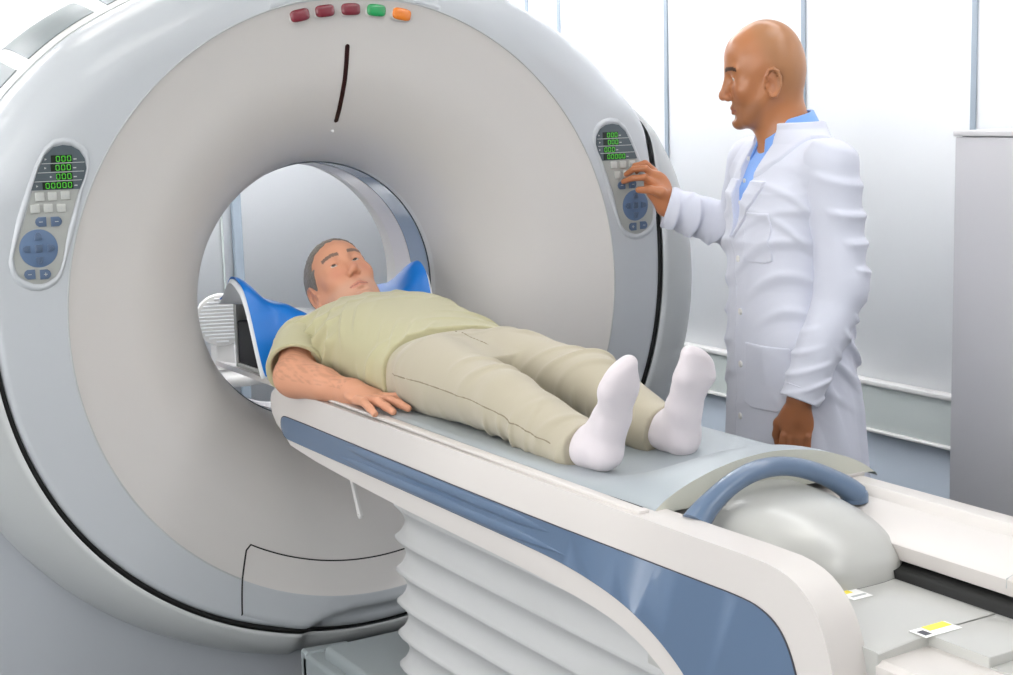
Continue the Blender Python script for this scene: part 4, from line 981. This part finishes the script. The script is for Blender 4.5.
def coat_cut(P, d):
    q = P-_v(TB); r = q@_v(BR); f = q@_v(BF); z = P[:, 2]
    # V opening at the front, from the neck to the first button
    vw = .055*np.clip((z-1.20)/.24, 0, 1)**.9; v_ = np.where(f > 0, np.minimum(vw-np.abs(r+.0), z-1.20), -1.)
    neck = .0845-np.linalg.norm((P-_v(B(0, .004, 1.505)))*_v((1, 1, .6)), axis=1)
    d = np.maximum(d, np.maximum(v_*.9, neck))
    # centre-front seam and back vent grooves, arm separated from the body
    gr = np.where((f > .05) & (z < 1.21), .0022-np.abs(r-.012), -1.); d = np.maximum(d, np.where(gr > -1, np.minimum(gr, .002-np.abs(d)), -1))
    return np.maximum(d, .50-z)
LC.fn(coat_cut); coat = sobj('lab_coat', LC, COAT, doc, h=.003, it=1, label='white buttoned lab coat')
rg = np.random.RandomState(5)
for J, fr, nf in ((dl, BF, 1), (dr, np.array((-.5, -.85, 0)), 1)):
    s_, e_, w2 = J['sh'], J['el'], J['wr']; fo = []
    ax_ = (e_-s_)/np.linalg.norm(e_-s_); ax2 = (w2-e_)/np.linalg.norm(w2-e_)
    c1 = crease(.010, ax_+.35*np.array(fr), 46, 1.4, 10, 60+int(s_[2]*0), 1.8, .35); c2 = crease(.011, ax2+.5*np.array(fr), 52, 1.5, 11, 70, 1.7, .5); c3 = crease(.006, ax2-.6*np.array(fr), 70, 1.5, 12, 80, 1.8, .3); w0 = wob(.002, 30, 9)
    wbf = lambda P, e_=e_, c1=c1, c2=c2, c3=c3, w0=w0, s_=s_, w2=w2: (lambda g: w0(P)+c1(P)*(1-g)*ss(.02, .12, np.linalg.norm(P-_v(s_), axis=1))+(c2(P)+c3(P))*g*ss(.035, .07, np.linalg.norm(P-_v(w2), axis=1))-.001)(ss(.10, -.04, (P-_v(e_))@_v(-ax2)*-1*-1 if False else np.linalg.norm(P-_v(w2), axis=1)-np.linalg.norm(P-_v(s_), axis=1)))
    sleeve('sleeve', J, .068, .059, 1, COAT, coat, [], wb=wbf, wr=w2, r2=.047, k=.02)
def patch(name, fn, h=.0025, th=.0035, par=None, m=None, label=None, lo=None, hi=None):
    """thin piece of cloth lying on the coat surface inside region fn(P)<0"""
    T = SDF(); T.L = base_coat; T.post = list(base_post)+[lambda P, d: np.maximum(np.maximum(d-th, -(d+.004)), fn(P))]
    T2 = SDF(); T2.L = [x for x in base_coat if not (np.any(x[1]-.03 > hi) or np.any(x[2]+.03 < lo))]; T2.post = T.post
    V, F = T2.mesh(h); V = smooth_mesh(V, F, 1, .5); return link(name, V, F, m or COAT, par or coat, label=label)
def rfz(P):
    q = P-_v(TB); return q@_v(BR), q@_v(BF), P[:, 2]
def pocket(r0, r1, z0, z1, name):
    def f(P):
        r, ff, z = rfz(P); s_ = np.maximum(np.maximum(r0-r, r-r1), np.maximum(z0+.35*np.maximum(np.abs(r-(r0+r1)/2)-(r1-r0)*.28, 0)-z, z-z1)); return np.maximum(s_, .03-ff)
    c1, c2 = B(r0-.05, .0, z0-.05), B(r1+.05, .25, z1+.05)
    return patch(name, f, lo=np.minimum(c1, c2)-.05, hi=np.maximum(c1, c2)+.05)
pocket(-.135, -.050, 1.15, 1.275, 'chest_pocket'); pocket(-.175, -.035, .78, .945, 'lower_pocket')
# lapel on the camera side and the far side
def lapel(sx):
    def f(P):
        r, ff, z = rfz(P); r = r*sx
        inn = .052*np.clip((z-1.20)/.24, 0, 1)**.9+.0015; wid = .062*np.clip((z-1.205)/.13, 0, 1)
        notch = -1.
        return np.maximum(np.maximum(inn-r, r-inn-wid), np.maximum(np.maximum(1.205-z, z-1.352), np.maximum(notch, -.02-ff)))
    lo, hi = TB+np.array((-.3, -.3, 1.15)), TB+np.array((.3, .3, 1.5))
    return patch('lapel', f, th=.006, lo=lo, hi=hi)
lapel(-1); lapel(1)
def collar_fn(P):
    r, ff, z = rfz(P); inn = .052*np.clip((z-1.20)/.24, 0, 1)**.9+.0015
    rr = np.sqrt((r*.92)**2+(ff+.012)**2); v_ = np.where(ff > 0, inn-np.abs(r), -1.)
    return np.maximum(np.maximum(rr-.112-.02*np.clip(ff/.08, 0, 1), 1.357-z), v_)
patch('coat_collar', collar_fn, th=.007, lo=TB+np.array((-.3, -.3, 1.3)), hi=TB+np.array((.3, .3, 1.56)), label='folded white coat collar')
def sdf_hit(r, z, f0=.25):
    P = np.array([B(r, f, z) for f in np.linspace(f0, .05, 160)], dtype=np.float32); T = SDF(); T.L = base_coat; T.post = base_post
    d = T.ev(P); i = int(np.argmax(d < 0)); return P[i]
for z in (1.155, 1.02, .885, .75):
    c_ = sdf_hit(-.014, z); mb = MB(); mb.cyl(c_-BF*.001, BF, .0085, .005, 18, bev=.0015); mb.build('coat_button', M['white'], coat)
for J in (dl, dr):                                   # stitched cuffs
    u_ = (J['wr']-J['el'])/np.linalg.norm(J['wr']-J['el']); a = J['wr']-u_*.030
    v1 = Vector(u_).orthogonal().normalized(); v2 = Vector(u_).cross(v1)
    mb = MB(); mb.tube([Vector(a)+v1*math.cos(q)*.0485+v2*math.sin(q)*.0485 for q in lin(0, 2*PI, 33)[:-1]], .0016, 6, closed=True); mb.build('cuff_stitch', COAT, coat)
DT = SDF()
for sx in (-1, 1):
    h_, k_, a_ = B(sx*.09, 0, .90), B(sx*.10, .01, .50), B(sx*.105, -.02, .09); DT.cone(h_, k_, .10, .078, .03); DT.cone(k_, a_, .075, .065, .03)
    so = SDF(); so.cone(a_+(0, 0, -.035), a_+BF*.16+(0, 0, -.052), .046, .036, .03); so.ell(a_-BF*.03+(0, 0, -.045), (.045, .045, .042), None, .02); so.cone(a_, a_+(0, 0, -.03), .045, .045, .02); so.fn(lambda P, d: np.maximum(d, .002-P[:, 2])); sobj('shoe', so, SHOE, doc, h=.005)
DT.fn(lambda P, d: np.maximum(d, .055-P[:, 2])); sobj('trousers', DT, NAVY, doc, h=.006, it=1)
